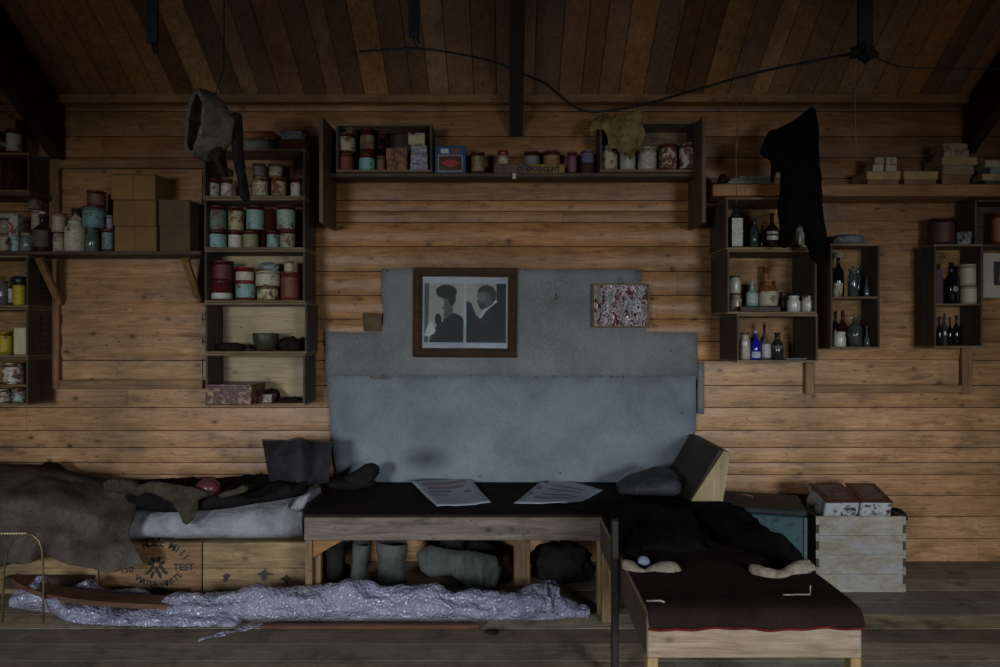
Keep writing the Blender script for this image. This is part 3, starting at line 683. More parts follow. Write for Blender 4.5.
r_ = thing('tin_box', 'blue display tin with a red cartouche on the long shelf', 'tin', (X(450.5, Y-.02), Y-.03, zs+.0006)); w = .079; h = Z(145.5, Y-.02)-zs
MB().box(-w, w, 0, .07, 0, h, .003).build('body', tinm('24406a', '2a2018', .15), r_)
m = MB(); m.box(-w*.8, w*.8, -.0008, 0, h*.06, h*.66, 0).build('picture_panel', tinm('8f8a76', '4a2a20', .2), r_)
MB().box(-w*.74, w*.74, -.0014, -.0008, h*.1, h*.62, 0).build('panel_ground', plain('dark brown print', '3a2219'), r_)
m = MB(); m.poly([(w*.5*math.cos(a)*(1+.16*math.cos(4*a)), h*.36+h*.13*math.sin(a)) for a in [2*PI*i/24 for i in range(24)]], -.0014, .0006); m.build('red_cartouche', plain('red print', '85302a'), r_)
m = MB(); m.poly([(-w*.62, h*.72), (-w*.1, h*.72), (-w*.1, h*.88), (-w*.62, h*.88)], 0, .0008); m.build('white_patch', plain('white print', 'a9abad'), r_)
m = MB(); m.poly([(w*.05, h*.72), (w*.62, h*.72), (w*.62, h*.88), (w*.05, h*.88)], 0, .0008)
for q in (-.6, .6): m.lathe([(.009, 0), (.009, .0004)], c=(w*q, -.002, h*.16), n=10)
m.build('brown_patch', plain('brown print', '6e4136'), r_)
g = 'tins at the middle of the long shelf'
T('dark red tin with a beige label beside the blue display tin', 471, 485, 152.5, Y, zs, '4a1d1b', '776a4c', group=g, amt=.4)
# long low box with upside-down lettering
zt_ = Z(163.5, 3.57); r_ = thing('long_box', 'long low box with upside-down lettering and a yellow end', 'box', (X(529.5, 3.565), 3.565, zs+.0006)); w = (565-494)*3.565/F/2; h = zt_-zs-.001
MB().box(-w, w, 0, .055, 0, h, .002).build('body', tinm('5f4636', '3a2a20', .4), r_)
MB().box(w*.02, w*.98, -.0008, 0, h*.06, h*.94, 0).build('yellow_panel', tinm('7f6322', '3a2a20', .3), r_)
m = MB(); text_mb(m, 'proton u', .052, 0, 0, 0); cxm = 0
m.v = [(-(x-0)*1.15+w*.25, -.0012+y*.3, h*.72-z) for x, y, z in m.v]; m.build('lettering', plain('dark print ink', '1d1512'), r_)
T('small cream tin with a red cap standing on the long low box', 497.5, 508.5, 150.5, Y-.01, zt_, 'a59c84', 'b0a88e', lid='6b2324', lidh=.028, lh=(.02, .7), group=g, lines=.3)
for i, (a, c, yt_, bd, lb, lab_) in enumerate(((524, 540, 152, '3f2420', '74706a', 'grey-labelled tin behind the lettered box'), (543, 560, 151.5, '5a3026', '87644a', 'brown-labelled tin behind the lettered box'))):
    T(lab_, a, c, yt_, 3.665, zs, bd, lb, group=g)
T('tin with a faded purple label beside the lettered box', 567, 577, 152, Y+.02, zs, '56302a', '6b4450', group=g)
T('blue and brown tin beside the crate with the rag', 580.5, 594, 151, Y, zs, '4a3c33', '59586e', lh=(.5, .95), group=g, lid='595a70')
z0 = c2[1]; g = 'large pale tins under the brown rag'; Y = 3.61
K = dict(group=g, rust='5f3018')
T('pale tin with a white foot beside the rag, first in its crate', 600.5, 617.5, 147, Y, z0, 'a0987c', 'a59c80', amt=.35, **K)
T('pale tin directly below the tip of the rag', 619.5, 635.5, 150, Y, z0, '9b9a84', 'a09f8a', amt=.15, **K)
T('pale printed tin just past the rag', 637.5, 656.5, 148, Y, z0, 'a8a38c', 'aaa58f', amt=.15, lines=.6, **K)
T('white tin with tall orange rust blotches, second from the upright', 658.5, 676.5, 144, Y, z0, 'b5ab98', 'b5ab98', amt=.75, **K)
T('white tin with heavy orange rust nearest the upright', 679, 696.3, 143.5, Y, z0, 'bbb09c', 'bbb09c', amt=.65, **K)
# paper scrap on the crate top
tag(MB().poly([(0, 0), (.045, .003), (.04, .012), (.018, .007)], 0, .004).build('paper_scrap', plain('white paper', 'a9a9a4'), None, (X(370, 3.57), 3.57, c1[2]+.001)), 'small white scrap of paper on top of the long-shelf crate', 'paper')
# ---- bottle crates on the right
A_, B_, C_ = [c[1] for c in st[5:8]]; Y = 3.50
B('tall square green bottle with a long white label', 728.5, 742.5, 207, Y, A_, '16201b', square=True, lab='b7b4a6', lr=(.05, .72), sh=.78, tr=.15, neck=.35)
B('slim clear bottle in the crate under the thick shelf', 750, 759, 217, Y, A_, '59625f', tr=.6, sh=.66)
B('slim dark green bottle behind the clear one under the thick shelf', 759, 765, 225, Y+.04, A_, '1b2822', tr=.2)
B('brown bottle with two white labels under the thick shelf', 765.5, 778, 213, Y, A_, '251712', lab='b3aea2', lr=((.24, .36), (.4, .48)), sh=.6, tr=.15)
J('pale narrow jar half hidden behind the black garment', 792, 804, 226, Y, A_, 'a39a8c', lidc='7a6d5c')
tag(MB().box(0, .11, 0, .12, 0, .012, .003).build('folded_paper', plain('buff paper', '9b927a'), None, (X(788, 3.44), 3.445, A_+.001)), 'folded buff paper on the crate floor behind the garment', 'paper')
g = 'jars in the middle crate under the thick shelf'
slab = MB().box(0, .2, 0, .13, 0, .028, .004).build('dark_slab', plain('dark wooden slab', '2e251c'), None, (X(742, 3.45), 3.47, B_+.0006)); tag(slab, 'dark flat slab under the stoneware jars', 'slab')
zsl = B_+.0292
_, t = J('mottled cream jar under a white jar beside the label bottle', 729.5, 742, 293, 3.56, B_, '9b927c', lidc='6d5c46', amt=.3, group=g)
J('white jar with a brown lid stacked on the mottled jar', 728.8, 740.5, 275.5, 3.56, t, 'b9b4a6', lidc='4f3223', group=g)
B('pale blue bottle with a brown label band', 746.2, 757.8, 281, Y, zsl, '8fa4a0', lab='a1aaa2', lr=(.15, .5), tr=.3, cap='7d6d55', sh=.55, group=g)
J('wide stoneware jar with a brown glazed shoulder', 758.8, 777, 281, Y, zsl, 'a49b86', top='70431f', lab='a9a08a', group=g, th=.42)
T('brown cork jar standing behind the stoneware jar', 762.5, 769, 265.5, 3.64, B_, '70451f', '75491f', group=g)
J('small dark pot between the stoneware and the white jars', 779, 787, 292, 3.6, B_, '3a332b', lidc='2a241f', group=g)
J('white ointment jar nearer the stoneware jar', 787.3, 800, 295.5, Y-.02, B_, 'b4b3ab', lidc='b4b3ab', group=g, amt=.05)
J('white ointment jar at the crate end', 801.3, 813.5, 295.5, Y-.02, B_, 'aba998', lidc='a8a69a', group=g, amt=.1)
g = 'bottles in the lowest crate under the thick shelf'
J('brown-topped jar beside the cobalt bottle', 739.5, 750, 332.5, Y, C_, 'a09888', lidc='5b3420', lab='a9a292', group=g)
B('cobalt blue bottle with a white label', 750.8, 760.5, 333, Y, C_, '1c1f9c', lab='a9afc0', lr=(.06, .3), tr=.3, sh=.68, cap='8e95a8', group=g)
B('white-labelled bottle beside the cobalt one', 761, 770.5, 334, Y+.01, C_, '6b645c', lab='a9aaa6', lr=(.08, .62), tr=.3, sh=.7, group=g)
B('red-brown bottle neck rising behind the labelled bottle', 760.5, 768, 325, Y+.09, C_, '3f1c13', tr=.2, cap='5a2a1c', group=g)
B('clear bottle half full of black liquid', 771.5, 783, 332, Y, C_, '2c2c2a', tr=.3, neck=.4, lab='4c4c48', lr=(.4, .52), group=g)
r_ = thing('paper_sheets', 'loose white papers on the floor of the lowest bottle crate', 'paper', (X(796, 3.46), 3.445, C_+.001))
MB().obox((-.055, .03, .001), (.05, .02, .004), .05, .0015).build('upper_sheet', plain('white paper', 'a9a9a4'), r_, (0, 0, .003)); MB().obox((-.04, .05, .001), (.055, .06, .001), .06, .0015).build('lower_sheet', plain('grey paper', '8d8f90'), r_)
# ---- crate D
d0, d1 = cD[1], cD[3]; g = 'bottles in the upright crate beside the garment'; Y = 3.59
B('tall black bottle on the crate shelf behind the cream cup', 833, 843.5, 252, 3.63, d1, '14130f', tr=.1, group=g, sh=.6, lab='8f8c80', lr=(.88, .99))
r_ = thing('cup', 'cream cup in front of the tall black bottle', 'cup', (X(837.5, 3.565), 3.565, d1+.0006)); MB().lathe([(.019, 0), (.021, .003), (.026, .066), (.0265, .068), (.024, .066), (.018, .006)], n=24).build('body', tinm('a39a80', '6a4a2a', .3), r_)
J('clear screw-top jar on the upper crate shelf', 848, 858, 268.5, Y-.02, d1, '6d7a7c', clear=True, lidc='6b5c33', contents='3a3f3c', group=g)
B('clear bottle behind the screw-top jar', 855, 861, 265, 3.65, d1, '56605f', tr=.5, group=g)
B('tiny clear bottle alone at the shelf end', 864, 869, 279, Y, d1, '6b7478', tr=.6, group=g, sh=.5)
B('brown glass bottle behind the white pot', 838, 847, 310, 3.63, d0, '33130f', tr=.2, group=g, sh=.6)
B('slim dark bottle beside the crate wall behind the white pot', 832.5, 837, 312, 3.65, d0, '1f1210', tr=.2, group=g)
J('white pot in the bottom of the upright crate', 833.5, 845.5, 331.5, 3.565, d0, 'b6b2a8', lidc='b0aca2', mouth=.85, group=g, amt=.08)
r_, _ = B('large clear decanter with a star stopper', 848, 861.5, 317, Y, d0, '77807c', tr=.85, group=g, sh=.7, neck=.3, name='decanter')
h_ = Z(317, Y)-d0; MB().lathe([(.003, 0), (.004, .004), (.014, .008), (.003, .014), (.002, .022)], c=(0, 0, h_+.0006), n=6).build('star_stopper', glass('jar glass 6d7a7c', '6d7a7c', tr=.6), r_)
B('tiny clear bottle beside the decanter', 864, 869.5, 326, Y, d0, '666d70', tr=.6, group=g, sh=.4)
lump('crumpled grey paper lying on top of the upright crate', 831, 868, 233, 3.6, cD[2], m=plain('grey blue crumpled paper', '5f6467', n=.4), seed=31, d=.06, cat='paper', name='crumpled_paper', amp=.25)
# ---- crate E
e0, e1 = cE[1], cE[3]; g = 'things in the crate below the dark red tin'
carton('dark purple upright box in the far crate', 936, 943, 268.5, 0, 3.56, e1, .1, plain('dark purple card', '3c2c36'), g, seam=False)
r_, _ = B('black bottle with a grey tag in the far crate', 945, 957.5, 262, Y, e1, '131116', tr=.1, group=g, sh=.62)
MB().poly([(.013*math.cos(2*PI*i/9)*(1+.2*(i % 2)), .075+.014*math.sin(2*PI*i/9)*(1+.2*(i % 2))) for i in range(9)], -.034, .0015).build('tag', plain('grey tag', '6d6d74'), r_)
_, t = T('lower cream roll in the far crate', 960.5, 976, 285.5, Y, e1, 'a19a84', 'a39c86', amt=.08, group=g, name='roll', cat='roll', lid='33302c', lidh=.004)
T('upper cream roll in the far crate', 959.5, 975, 264, Y, t, 'a19a80', 'a39d84', amt=.05, group=g, name='roll', cat='roll', lid='a19a80')
for i, (a, c, yt_, q) in enumerate(((937, 941.5, 316, 'first small dark bottle from the crate wall'), (942.3, 947, 313, 'greenish small bottle, second from the crate wall'), (947.8, 952, 317, 'third small dark bottle from the crate wall'), (953, 959.5, 315, 'widest of four small dark bottles, farthest from the wall'))):
    B(q, a, c, yt_, Y, e0, '3c463e' if i == 1 else '191a1c', tr=.3, group='four small bottles in the far crate')
ET = cE[2]
T('large dark red tin on top of the far crate', 929, 953, 218.5, 3.62, ET, '3d231d', '43261f', group='tins on the far crate', lid='301a16', amt=.3)
r_ = thing('cup', 'shiny enamel cup on top of the far crate', 'cup', (X(963.5, 3.58), 3.58, ET+.0006)); MB().lathe([(.028, 0), (.03, .004), (.036, .06), (.038, .064), (.036, .062), (.028, .008)], n=26).build('body', tinm('8d8f93', '2a2a2e', .4, rough=.15), r_)
MB().tube([(.034, 0, .052), (.05, 0, .048), (.054, 0, .032), (.048, 0, .018), (.032, 0, .014)], .003).build('handle', tinm('8d8f93', '2a2a2e', .4, rough=.15), r_)
# dark box and pinned picture at the far right
c_ = crate('dark crate hung under the thick shelf at the room end', 975, 1040, 199, 246, 3.55, back=crated, rail=crated)
T('reddish tin inside the dark crate under the thick shelf', 992, 1006, 212, 3.62, c_[1], '7a3a26', '8e5a3e')
r_ = thing('pinned_print', 'cream sheet with a small dark picture pinned beside the far crate', 'picture', (X(1000, 3.69), 3.695, Z(297, 3.69)))
w = .085; h = .235; MB().box(-w, w, 0, .002, 0, h, .0003).build('sheet', plain('cream paper sheet', 'a29c88', n=.1), r_)
MB().box(-.03, w-.01, -.0008, 0, .065, .19, 0).build('picture', plain('dark photographic print', '2e2b28'), r_)
MB().poly([(-.005, .08), (.02, .08), (.018, .12), (.012, .15), (.004, .15), (-.002, .12)], -.0008, .0006).build('figure', plain('faded print tone', '6b6253'), r_)
# ---- boxes on the thick shelf
g = 'paper boxes on the thick shelf'; buff = mat('buff box paper', lambda k: f_plain(k, hexc('9a7f58'), .85, 0, .25, .3, 18)); buffd = mat('brown box paper', lambda k: f_plain(k, hexc('7a5a3e'), .85, 0, .3, .3, 18))
def lidbox(label, x0, x1, yt, ym, Yf, zb, d=.15, m=buffd, lm=buff):
    w = (x1-x0)*Yf/F/2; h = Z(yt, Yf)-zb-.001; hm = Z(ym, Yf)-zb
    r = thing('lidded_box', label, 'box', (X((x0+x1)/2, Yf), Yf, zb+.0006), g)
    MB().box(-w*.93, w*.93, .006, d-.006, 0, h-.004, .002).build('base', m, r); MB().box(-w, w, 0, d, hm, h, .003).build('lid', lm, r); return r, zb+h+.001
_, tb = lidbox('lidded buff box carrying four small cream packets', 867, 901, 170.5, 179, 3.545, zr)
lidbox('lidded buff box between the packets and the tall pile', 904, 938.5, 170.5, 179, 3.545, zr)
pk = mat('cream packet paper', lambda k: f_tin(k, hexc('a39a80'), hexc('77503f'), .25, 0, .7))
_, u1_ = carton('small cream packet, bottom row beside the garment side', 873, 884, 163.7, 0, 3.56, tb, .09, pk, 'four small cream packets', seam=False, name='packet', cat='packet')
_, u2_ = carton('small cream packet, bottom row away from the garment', 886, 897, 163.7, 0, 3.56, tb, .09, pk, 'four small cream packets', seam=False, name='packet', cat='packet')
carton('small cream packet with a red mark, top row', 874.5, 884.5, 156.5, 0, 3.56, u1_, .09, mat('red marked packet paper', lambda k: f_tin(k, hexc('94846a'), hexc('6e382c'), .35, 0, .7)), 'four small cream packets', seam=False, name='packet', cat='packet')
carton('small cream packet without marks, top row', 886.5, 897, 156.5, 0, 3.56, u2_, .09, pk, 'four small cream packets', seam=False, name='packet', cat='packet')
_, t = lidbox('large grey-brown box at the bottom of the tall box pile', 942, 972, 174, 178, 3.545, zr, lm=buffd)
_, t = carton('grey box second from the bottom of the tall pile', 943, 974, 164.5, 0, 3.545, t, .14, mat('grey buff card', lambda k: f_plain(k, hexc('7d6a50'), .85, 0, .2, .2, 20)), g, seam=False)
_, t = carton('wide buff box lid in the middle of the tall pile', 942, 977.5, 156.5, 0, 3.54, t, .15, buff, g, seam=False)
_, t = carton('small reddish packet second from the top of the tall pile', 944, 969, 149.5, 0, 3.555, t, .1, mat('red marked packet paper', f_tin, 0, 0, 0), g, seam=False, name='packet', cat='packet')
carton('small red and cream packet topping the tall pile', 943, 968, 142.5, 0, 3.555, t, .1, mat('red cream packet paper', lambda k: f_tin(k, hexc('94795c'), hexc('6a3022'), .35, 0, .7)), g, seam=False, name='packet', cat='packet')
_, t = carton('dark box at the bottom of the pile at the room end', 985, 1020, 180, 0, 3.545, zr, .14, plain('dark green card', '3c4034'), g, seam=False)
_, t = carton('ochre box in the pile at the room end', 982.5, 1020, 173, 0, 3.54, t, .14, buff, g, seam=False)
_, t = carton('greenish packet in the pile at the room end', 990.5, 1018, 166.5, 0, 3.555, t, .1, plain('green grey card', '76806e'), g, seam=False, name='packet', cat='packet')
carton('cream packet topping the pile at the room end', 985.5, 1018, 159.5, 0, 3.555, t, .1, pk, g, seam=False, name='packet', cat='packet')
r_ = zr
for i, (a, c, lb) in enumerate(((727, 775, 'bottom newspaper of the pile on the thick shelf'), (731, 778, 'second newspaper up in the pile on the thick shelf'), (733, 776, 'third newspaper up in the pile on the thick shelf'), (742, 777, 'top newspaper of the pile on the thick shelf'))):
    o = MB().box(X(a, 3.5), X(c, 3.5), 3.535, 3.68, 0, .011, .003).build('folded_newspaper', plain('grey newspaper %d' % (i % 2), ('6c6a62', '7b776b')[i % 2], n=.3), None, (0, 0, r_+.0004)); r_ += .0126
    tag(o, lb, 'newspaper', 'newspapers on the thick shelf')
lump('dark scrap of cloth at the end of the thick shelf', 716, 728, 173, 3.57, zr, seed=40, d=.03)
# ================================================================ FELT PANELS AND PICTURES
felt = mat('grey felt', lambda k: f_cloth(k, hexc('7c7c7b'), hexc('646462'), scale=3, fine=120, bump=.15))
def f_canvas(k):
    t = NT(k); a = t.noise(t.coord(rnd=False), 3.2, 5, .65, .5); b = t.noise(t.coord(rnd=False), 160, 2)
    col = t.mix(t.ramp(a, [(.35, 0.0), (.68, 1.0)]), hexc('7e868c'), hexc('666c72'))
    col = t.mix(1.0, col, t.ramp(b, [(.3, .8), (.7, 1.08)]), 'MULTIPLY')
    for (x, z), sc_, lo in (((.53, -.43), (5.2, 0, 8.5), .28), ((.1, -.22), (9, 0, 4), .72), ((1.95, -.5), (7, 0, 5), .75)):
        tc = t.add('ShaderNodeTexCoord'); mp = t.add('ShaderNodeMapping'); t.link(tc.outputs['Object'], mp.inputs['Vector']); mp.inputs['Location'].default_value = (-x*sc_[0], 0, -z*sc_[2]); mp.inputs['Scale'].default_value = sc_
        ln = t.add('ShaderNodeVectorMath', operation='LENGTH'); t.link(mp.outputs[0], ln.inputs[0]); ad = t.add('ShaderNodeMath', operation='ADD'); t.link(ln.outputs['Value'], ad.inputs[0]); t.link(t.ramp(a, [(.3, -.0), (.7, .5)]), ad.inputs[1])
        col = t.mix(1.0, col, t.ramp(ad.outputs[0], [(.25, lo), (.62, (1+lo)/2), (1.0, 1.0)]), 'MULTIPLY')
    t.bump(t.noise(t.coord(rnd=False), 9, 5, .7, .6), .25, .012); return t.done(col, .9, 0, .08)
felt2 = mat('blue grey canvas', f_canvas)
def sheetpanel(name, label, outline, Y, m, T=.004, wob=.006, seed=0, cat='wall covering', nails=(), stains=()):
    pts = [(X(a, Y), Z(b, Y)) for a, b in outline]; cx, cz = pts[0]
    r = thing(name, label, cat, (cx, Y, cz))
    mb = puff([(a-cx, b-cz) for a, b in pts], T=T, D=.004, step=.05, fold=wob, ff=5, seed=seed)
    mb.build('cloth', m, r)
    if nails:
        n = MB()
        for a, b in nails: n.lathe([(.004, 0), (.003, .002)], c=(0, 0, 0), n=8); k = 16; n.v[-k*2:] = n.v[-k*2:]
        n = MB()
        for a, b in nails:
            x, z = X(a, Y)-cx, Z(b, Y)-cz
            n.poly([(x+.0042*math.cos(2*PI*i/8), z+.0042*math.sin(2*PI*i/8)) for i in range(8)], -T-wob*.8, .003)
        n.build('nail_heads', plain('rusty nail iron', '2c2420'), r)
    return r
YF = 3.688
nl = [(330+i*R.uniform(17, 21), 376+R.uniform(-1, 1)) for i in range(19)]
wall_panel = sheetpanel('felt_sheet', 'upper grey felt sheet nailed to the planks behind the framed portraits',
    [(382.5, 268), (430, 267.5), (520, 268), (641, 268.5), (642, 300), (646, 331), (697, 332.5), (698, 379), (640, 379), (520, 379), (430, 379), (326, 379), (324.5, 331), (352, 332), (383, 331.5), (383.5, 310), (381, 290)],
    YF, felt, wob=.005, seed=3, nails=[(387, 270.5), (526, 269.5), (638, 271), (357, 338), (670, 350)]+[(a, b) for a, b in nl if a < 695])
sheetpanel('canvas_sheet', 'lower pale blue-grey canvas sheet nailed to the wall above the dark table',
    [(326.5, 375.5), (430, 375), (520, 375.5), (640, 376), (696, 375.5), (696.5, 415), (694, 450), (692, 490), (600, 490), (500, 490), (400, 489), (338, 488), (331, 430)],
    YF-.008, felt2, wob=.018, seed=9, nails=[(330, 425), (682, 412), (480, 475), (560, 472)])
sheetpanel('brown_patch', 'small brown patch nailed at the upper corner of the grey felt', [(363, 312), (382, 313), (381, 331), (364, 331)], YF+.008, cloth('brown patch', '6f5b45', '5b4936'), T=.002, wob=.001)
sheetpanel('grey_patch', 'narrow grey strip on the planks at the edge of the canvas', [(698, 361), (704, 361), (704, 414), (697.5, 413)], YF+.008, felt, T=.002, wob=.001)
# framed portraits
YP = 3.66; px0, px1, py0, py1 = 413, 517, 267, 357
r_ = thing('framed_portraits', 'brown framed pair of portrait photographs, a woman and a bearded man', 'picture', (X(465, YP), YP, Z(312, YP)), rot=(0, math.radians(.4), 0))
w, h = (px1-px0)/2*YP/F, (py1-py0)/2*YP/F; fw = .048
fm = wood('carved brown frame', '46301c', '23170d', axis='X', rough=.6, spec=.1)
for a, b, c, d in ((-w, w, h-fw, h), (-w, w, -h, -h+fw), (-w, -w+fw, -h+fw, h-fw), (w-fw, w, -h+fw, h-fw)):
    m = MB(); m.box(a, b, 0, .022, c, d, .004)
    m.box(a+.012 if b-a < .1 else a+.014, b-.012 if b-a < .1 else b-.014, -.006, 0, c+.012 if d-c < .1 else c-.01, d-.012 if d-c < .1 else d+.01, .003)
    m.build('frame_rail', fm, r_)
iw, ih = w-fw, h-fw
MB().box(-iw, iw, .012, .018, -ih, ih, 0).build('mount', plain('bluish white mount card', '9aa0a8', n=.08), r_)
tone = [plain('photo pale tone', '8f8f88', n=.08), plain('photo black tone', '17171a', n=.1), plain('photo mid tone', '4c4b4a', n=.1), plain('photo light tone', 'b0b2b4', n=.05), plain('photo deep tone', '2c2c2c', n=.1), plain('photo soft tone', '646360', n=.1)]
def photo(x0, x1, z0, z1, shapes):
    m = MB(); m.box(x0, x1, .0105, .012, z0, z1, 0); y = .0105
    sx, sz = x1-x0, z1-z0
    for mi, pts in shapes:
        m.cur = mi; y -= .0003; m.poly([(x0+sx*a, z0+sz*b) for a, b in pts], y, .0003)
    m.build('photograph', tone, r_)
def ell(cx, cz, a, b, rot=0, n=20): return [(cx+a*math.cos(t)*math.cos(rot)-b*math.sin(t)*math.sin(rot), cz+a*math.cos(t)*math.sin(rot)+b*math.sin(t)*math.cos(rot)) for t in [2*PI*i/n for i in range(n)]]
photo(-iw+.01, -.008, -ih+.03, ih-.035, [(2, [(0, 0), (.1, 0), (.12, 1), (0, 1)]),
    (1, [(.12, 0), (.2, .18), (.34, .3), (.5, .42), (.62, .5), (.78, .5), (.95, .44), (1, .38), (1, 0)]),
    (2, [(.46, .42), (.52, .54), (.47, .57), (.43, .6), (.44, .64), (.4, .67), (.43, .72), (.42, .84), (.7, .86), (.74, .66), (.72, .5), (.56, .4)]), (0, [(.43, .6), (.44, .64), (.4, .67), (.43, .72), (.43, .8), (.5, .8), (.5, .6)]),
    (1, ell(.56, .86, .27, .12)), (1, ell(.7, .76, .1, .13)), (3, [(.0, .12), (.1, .3), (.2, .34), (.3, .2), (.24, .14), (.1, .1)]), (1, ell(.36, .38, .09, .11, .4)), (3, [(.44, .36), (.5, .46), (.47, .34)])])
photo(.006, iw-.01, -ih+.03, ih-.035, [(1, [(.76, .0), (1, 0), (1, 1), (.76, 1)]), (1, [(0, 0), (0, .7), (.12, .68), (.24, .48), (.36, .4), (.5, .52), (.66, .66), (.76, .7), (.9, .6), (1, 0)]),
    (3, [(.33, .44), (.42, .58), (.72, .73), (.78, .69), (.5, .54), (.36, .4)]), (2, [(.27, .78), (.29, .9), (.4, .965), (.56, .97), (.7, .9), (.74, .78), (.68, .66), (.5, .58), (.4, .56), (.32, .6), (.3, .66), (.26, .7), (.29, .74)]), (4, [(.29, .86), (.36, .94), (.5, .98), (.66, .95), (.76, .85), (.74, .72), (.66, .68), (.62, .8), (.5, .88)]), (5, [(.28, .77), (.33, .84), (.46, .84), (.5, .76), (.44, .7), (.33, .7)]), (4, [(.31, .66), (.42, .68), (.5, .6), (.4, .55), (.33, .59)])])
gm = NT('picture glass'); gm.done((1, 1, 1), .03, 0, .25); gm.b.inputs['Transmission Weight'].default_value = 1; gm.b.inputs['IOR'].default_value = 1.2
MB().box(-iw, iw, .004, .0055, -ih, ih, 0).build('glass_pane', gm.m, r_)
MB().tube([(-w*.55, .012, h), (-.02, .02, h+.16), (w*.45, .012, h)], .0012).build('hanging_wire', plain('thin pale cord', '8d8676'), r_)
# foil picture
YQ = 3.668; r_ = thing('foil_picture', 'small picture wrapped in crumpled reflective film, red and silver', 'picture', (X(620.5, YQ), YQ, Z(305, YQ)))
w, h = 28.5*YQ/F, 22*YQ/F
t = NT('crumpled printed film'); vec = t.coord((1, 1, .5), rnd=False)
c = t.ramp(t.noise(vec, 42, 4, .7, 1.5), [(.3, hexc('6b2420')), (.4, hexc('25352a')), (.46, hexc('8e3028')), (.51, hexc('e9eef2')), (.57, hexc('4a3c2a')), (.62, hexc('b5babf')), (.7, hexc('6a3a26'))])  # pale stops paint the film's glints in among the printed colours
t.bump(t.noise(t.coord((1, 1, .4), rnd=False), 38, 4, .7, 1.5), 1.0, .03); t.done(c, .14, .35, 1.0)
P = [[(-w+.01+(2*w-.02)*i/40, -.006-.004*abs(fract((i*.3, j*.18, 0), 1, 4)), -h+.008+(2*h-.016)*j/30) for j in range(31)] for i in range(41)]
mb = MB(); mb.grid(P); mb.build('film', t.m, r_)
m = MB(); m.box(-w, w, .0, .012, -h, h, .002); m.build('backing_board', plain('dark backing board', '2c241b'), r_)
for a, b, c, d in ((-w, w, h-.009, h), (-w, w, -h, -h+.008), (-w, -w+.008, -h+.008, h-.009), (w-.008, w, -h+.008, h-.009)):
    MB().box(a, b, -.01, 0, c, d, .002).build('frame_rail', plain('gilt brown frame', '5b4a2c'), r_)
MB().tube([(-.016, .004, h), (0, .01, h+.035), (.016, .004, h)], .0012).build('hanging_loop', plain('dark cord', '2b241c'), r_)
# small hook and stain ring on felt
r_ = thing('wall_hook', 'tiny brass hook on the felt between the two pictures', 'hook', (X(556, 3.68), 3.68, Z(297, 3.68)))
MB().tube([(0, 0, .02), (0, -.008, .012), (.003, -.012, 0), (0, -.012, -.01), (-.005, -.008, -.006)], .0025).build('hook', plain('dull brass', '7a6238', metal=.6, rough=.4), r_); MB().lathe([(.006, 0), (.004, .002)], c=(0, 0, .02), n=10).build('nail', plain('rusty nail iron', '2c2420'), r_)

# ================================================================ THINGS THAT HANG
def outl(pts, Y, o): return [(X(a, Y)-o[0], Z(b, Y)-o[1]) for a, b in pts]
def hang(name, label, cat, pts, Y, m, T=.03, D=.04, step=.012, fold=.012, ff=40, seed=0, part=None, parent=None, org=None, sub=1):
    o = org or (X(pts[0][0], Y), Z(pts[0][1], Y))
    mb = puff(outl(pts, Y, o), T=T, D=D, step=step, fold=fold, ff=ff, seed=seed)
    ob = mb.build(part or name, m, parent, (0, 0, 0) if parent else (o[0], Y, o[1]))
    if label: tag(ob, label, cat)
    mods(ob, sub=sub); return ob
blk = cloth('black heavy cloth', '100e0d', '0a0908', scale=14, bump=.6)
hang('hanging_garment', 'long black garment hanging from a nail in front of the thick shelf', 'clothing',
     [(811, 106), (815, 108), (816.5, 120), (818, 140), (819.5, 165), (821, 190), (823.5, 215), (826, 240), (825.5, 256), (822, 264), (817, 265), (812, 259), (807, 246), (804, 232), (801, 224), (797, 225), (793.5, 236), (791, 246), (784, 248), (779.5, 240), (779, 215), (780, 190), (780, 172), (777, 171), (774.5, 183), (771.5, 180), (771, 168), (770, 160), (764, 157), (758.5, 152), (762, 144), (768, 131), (779, 127), (790, 122), (800, 115)],
     3.28, blk, T=.05, D=.06, fold=.03, ff=34, seed=2)
tag(MB().tube([(0, .0, 0), (0, -.39, .01), (0, -.4, .03)], .004).build('nail', plain('rusty nail iron', '2c2420'), None, (X(813, 3.28), 3.68, Z(107, 3.28)-.01)), 'long iron peg holding the black garment', 'peg')
fur = cloth('dusty grey felt', '6b6558', '443f36', scale=16, fine=300, bump=.8)
furd = cloth('dark worn leather', '35302a', '1f1c18', scale=12, bump=.6)
# felt boot / mitt pair hung from the roof, cuff opening towards the camera's left
Yb = 2.95; ox_, oz_ = X(215, Yb), Z(100, Yb)
r_ = thing('felt_boots', 'pair of dusty grey felt boots hanging from the roof before the tall stack', 'footwear', (ox_, Yb, oz_))
mb = MB(); P = []
for i in range(17):
    t_ = i/16; cx = X(196+t_*26, Yb)-ox_; cz = Z(121+t_*11, Yb)-oz_; rw = .062*(1-.1*t_) ; rh = .13*(1+.12*math.sin(t_*PI)-.45*t_**2)
    th = math.radians(-14-10*t_); row = []
    for k in range(28):
        a = 2*PI*k/28; dy, dz = rw*math.sin(a)*1.1, rh*math.cos(a)
        q = (cx+dz*math.sin(-th)*.35-dy*.92, dy+t_*.05, cz+dz); n_ = .008*fract((q[0], q[1], q[2]), 22, 3)
        row.append((q[0]+n_, q[1]+n_, q[2]))
    row.append(row[0]); P.append(row)
mb.grid(P)
mb.add(P[-1][:-1], [list(range(28))], True)
mods(mb.build('outer_boot', fur, r_), solid=.008, sub=1, offset=1)
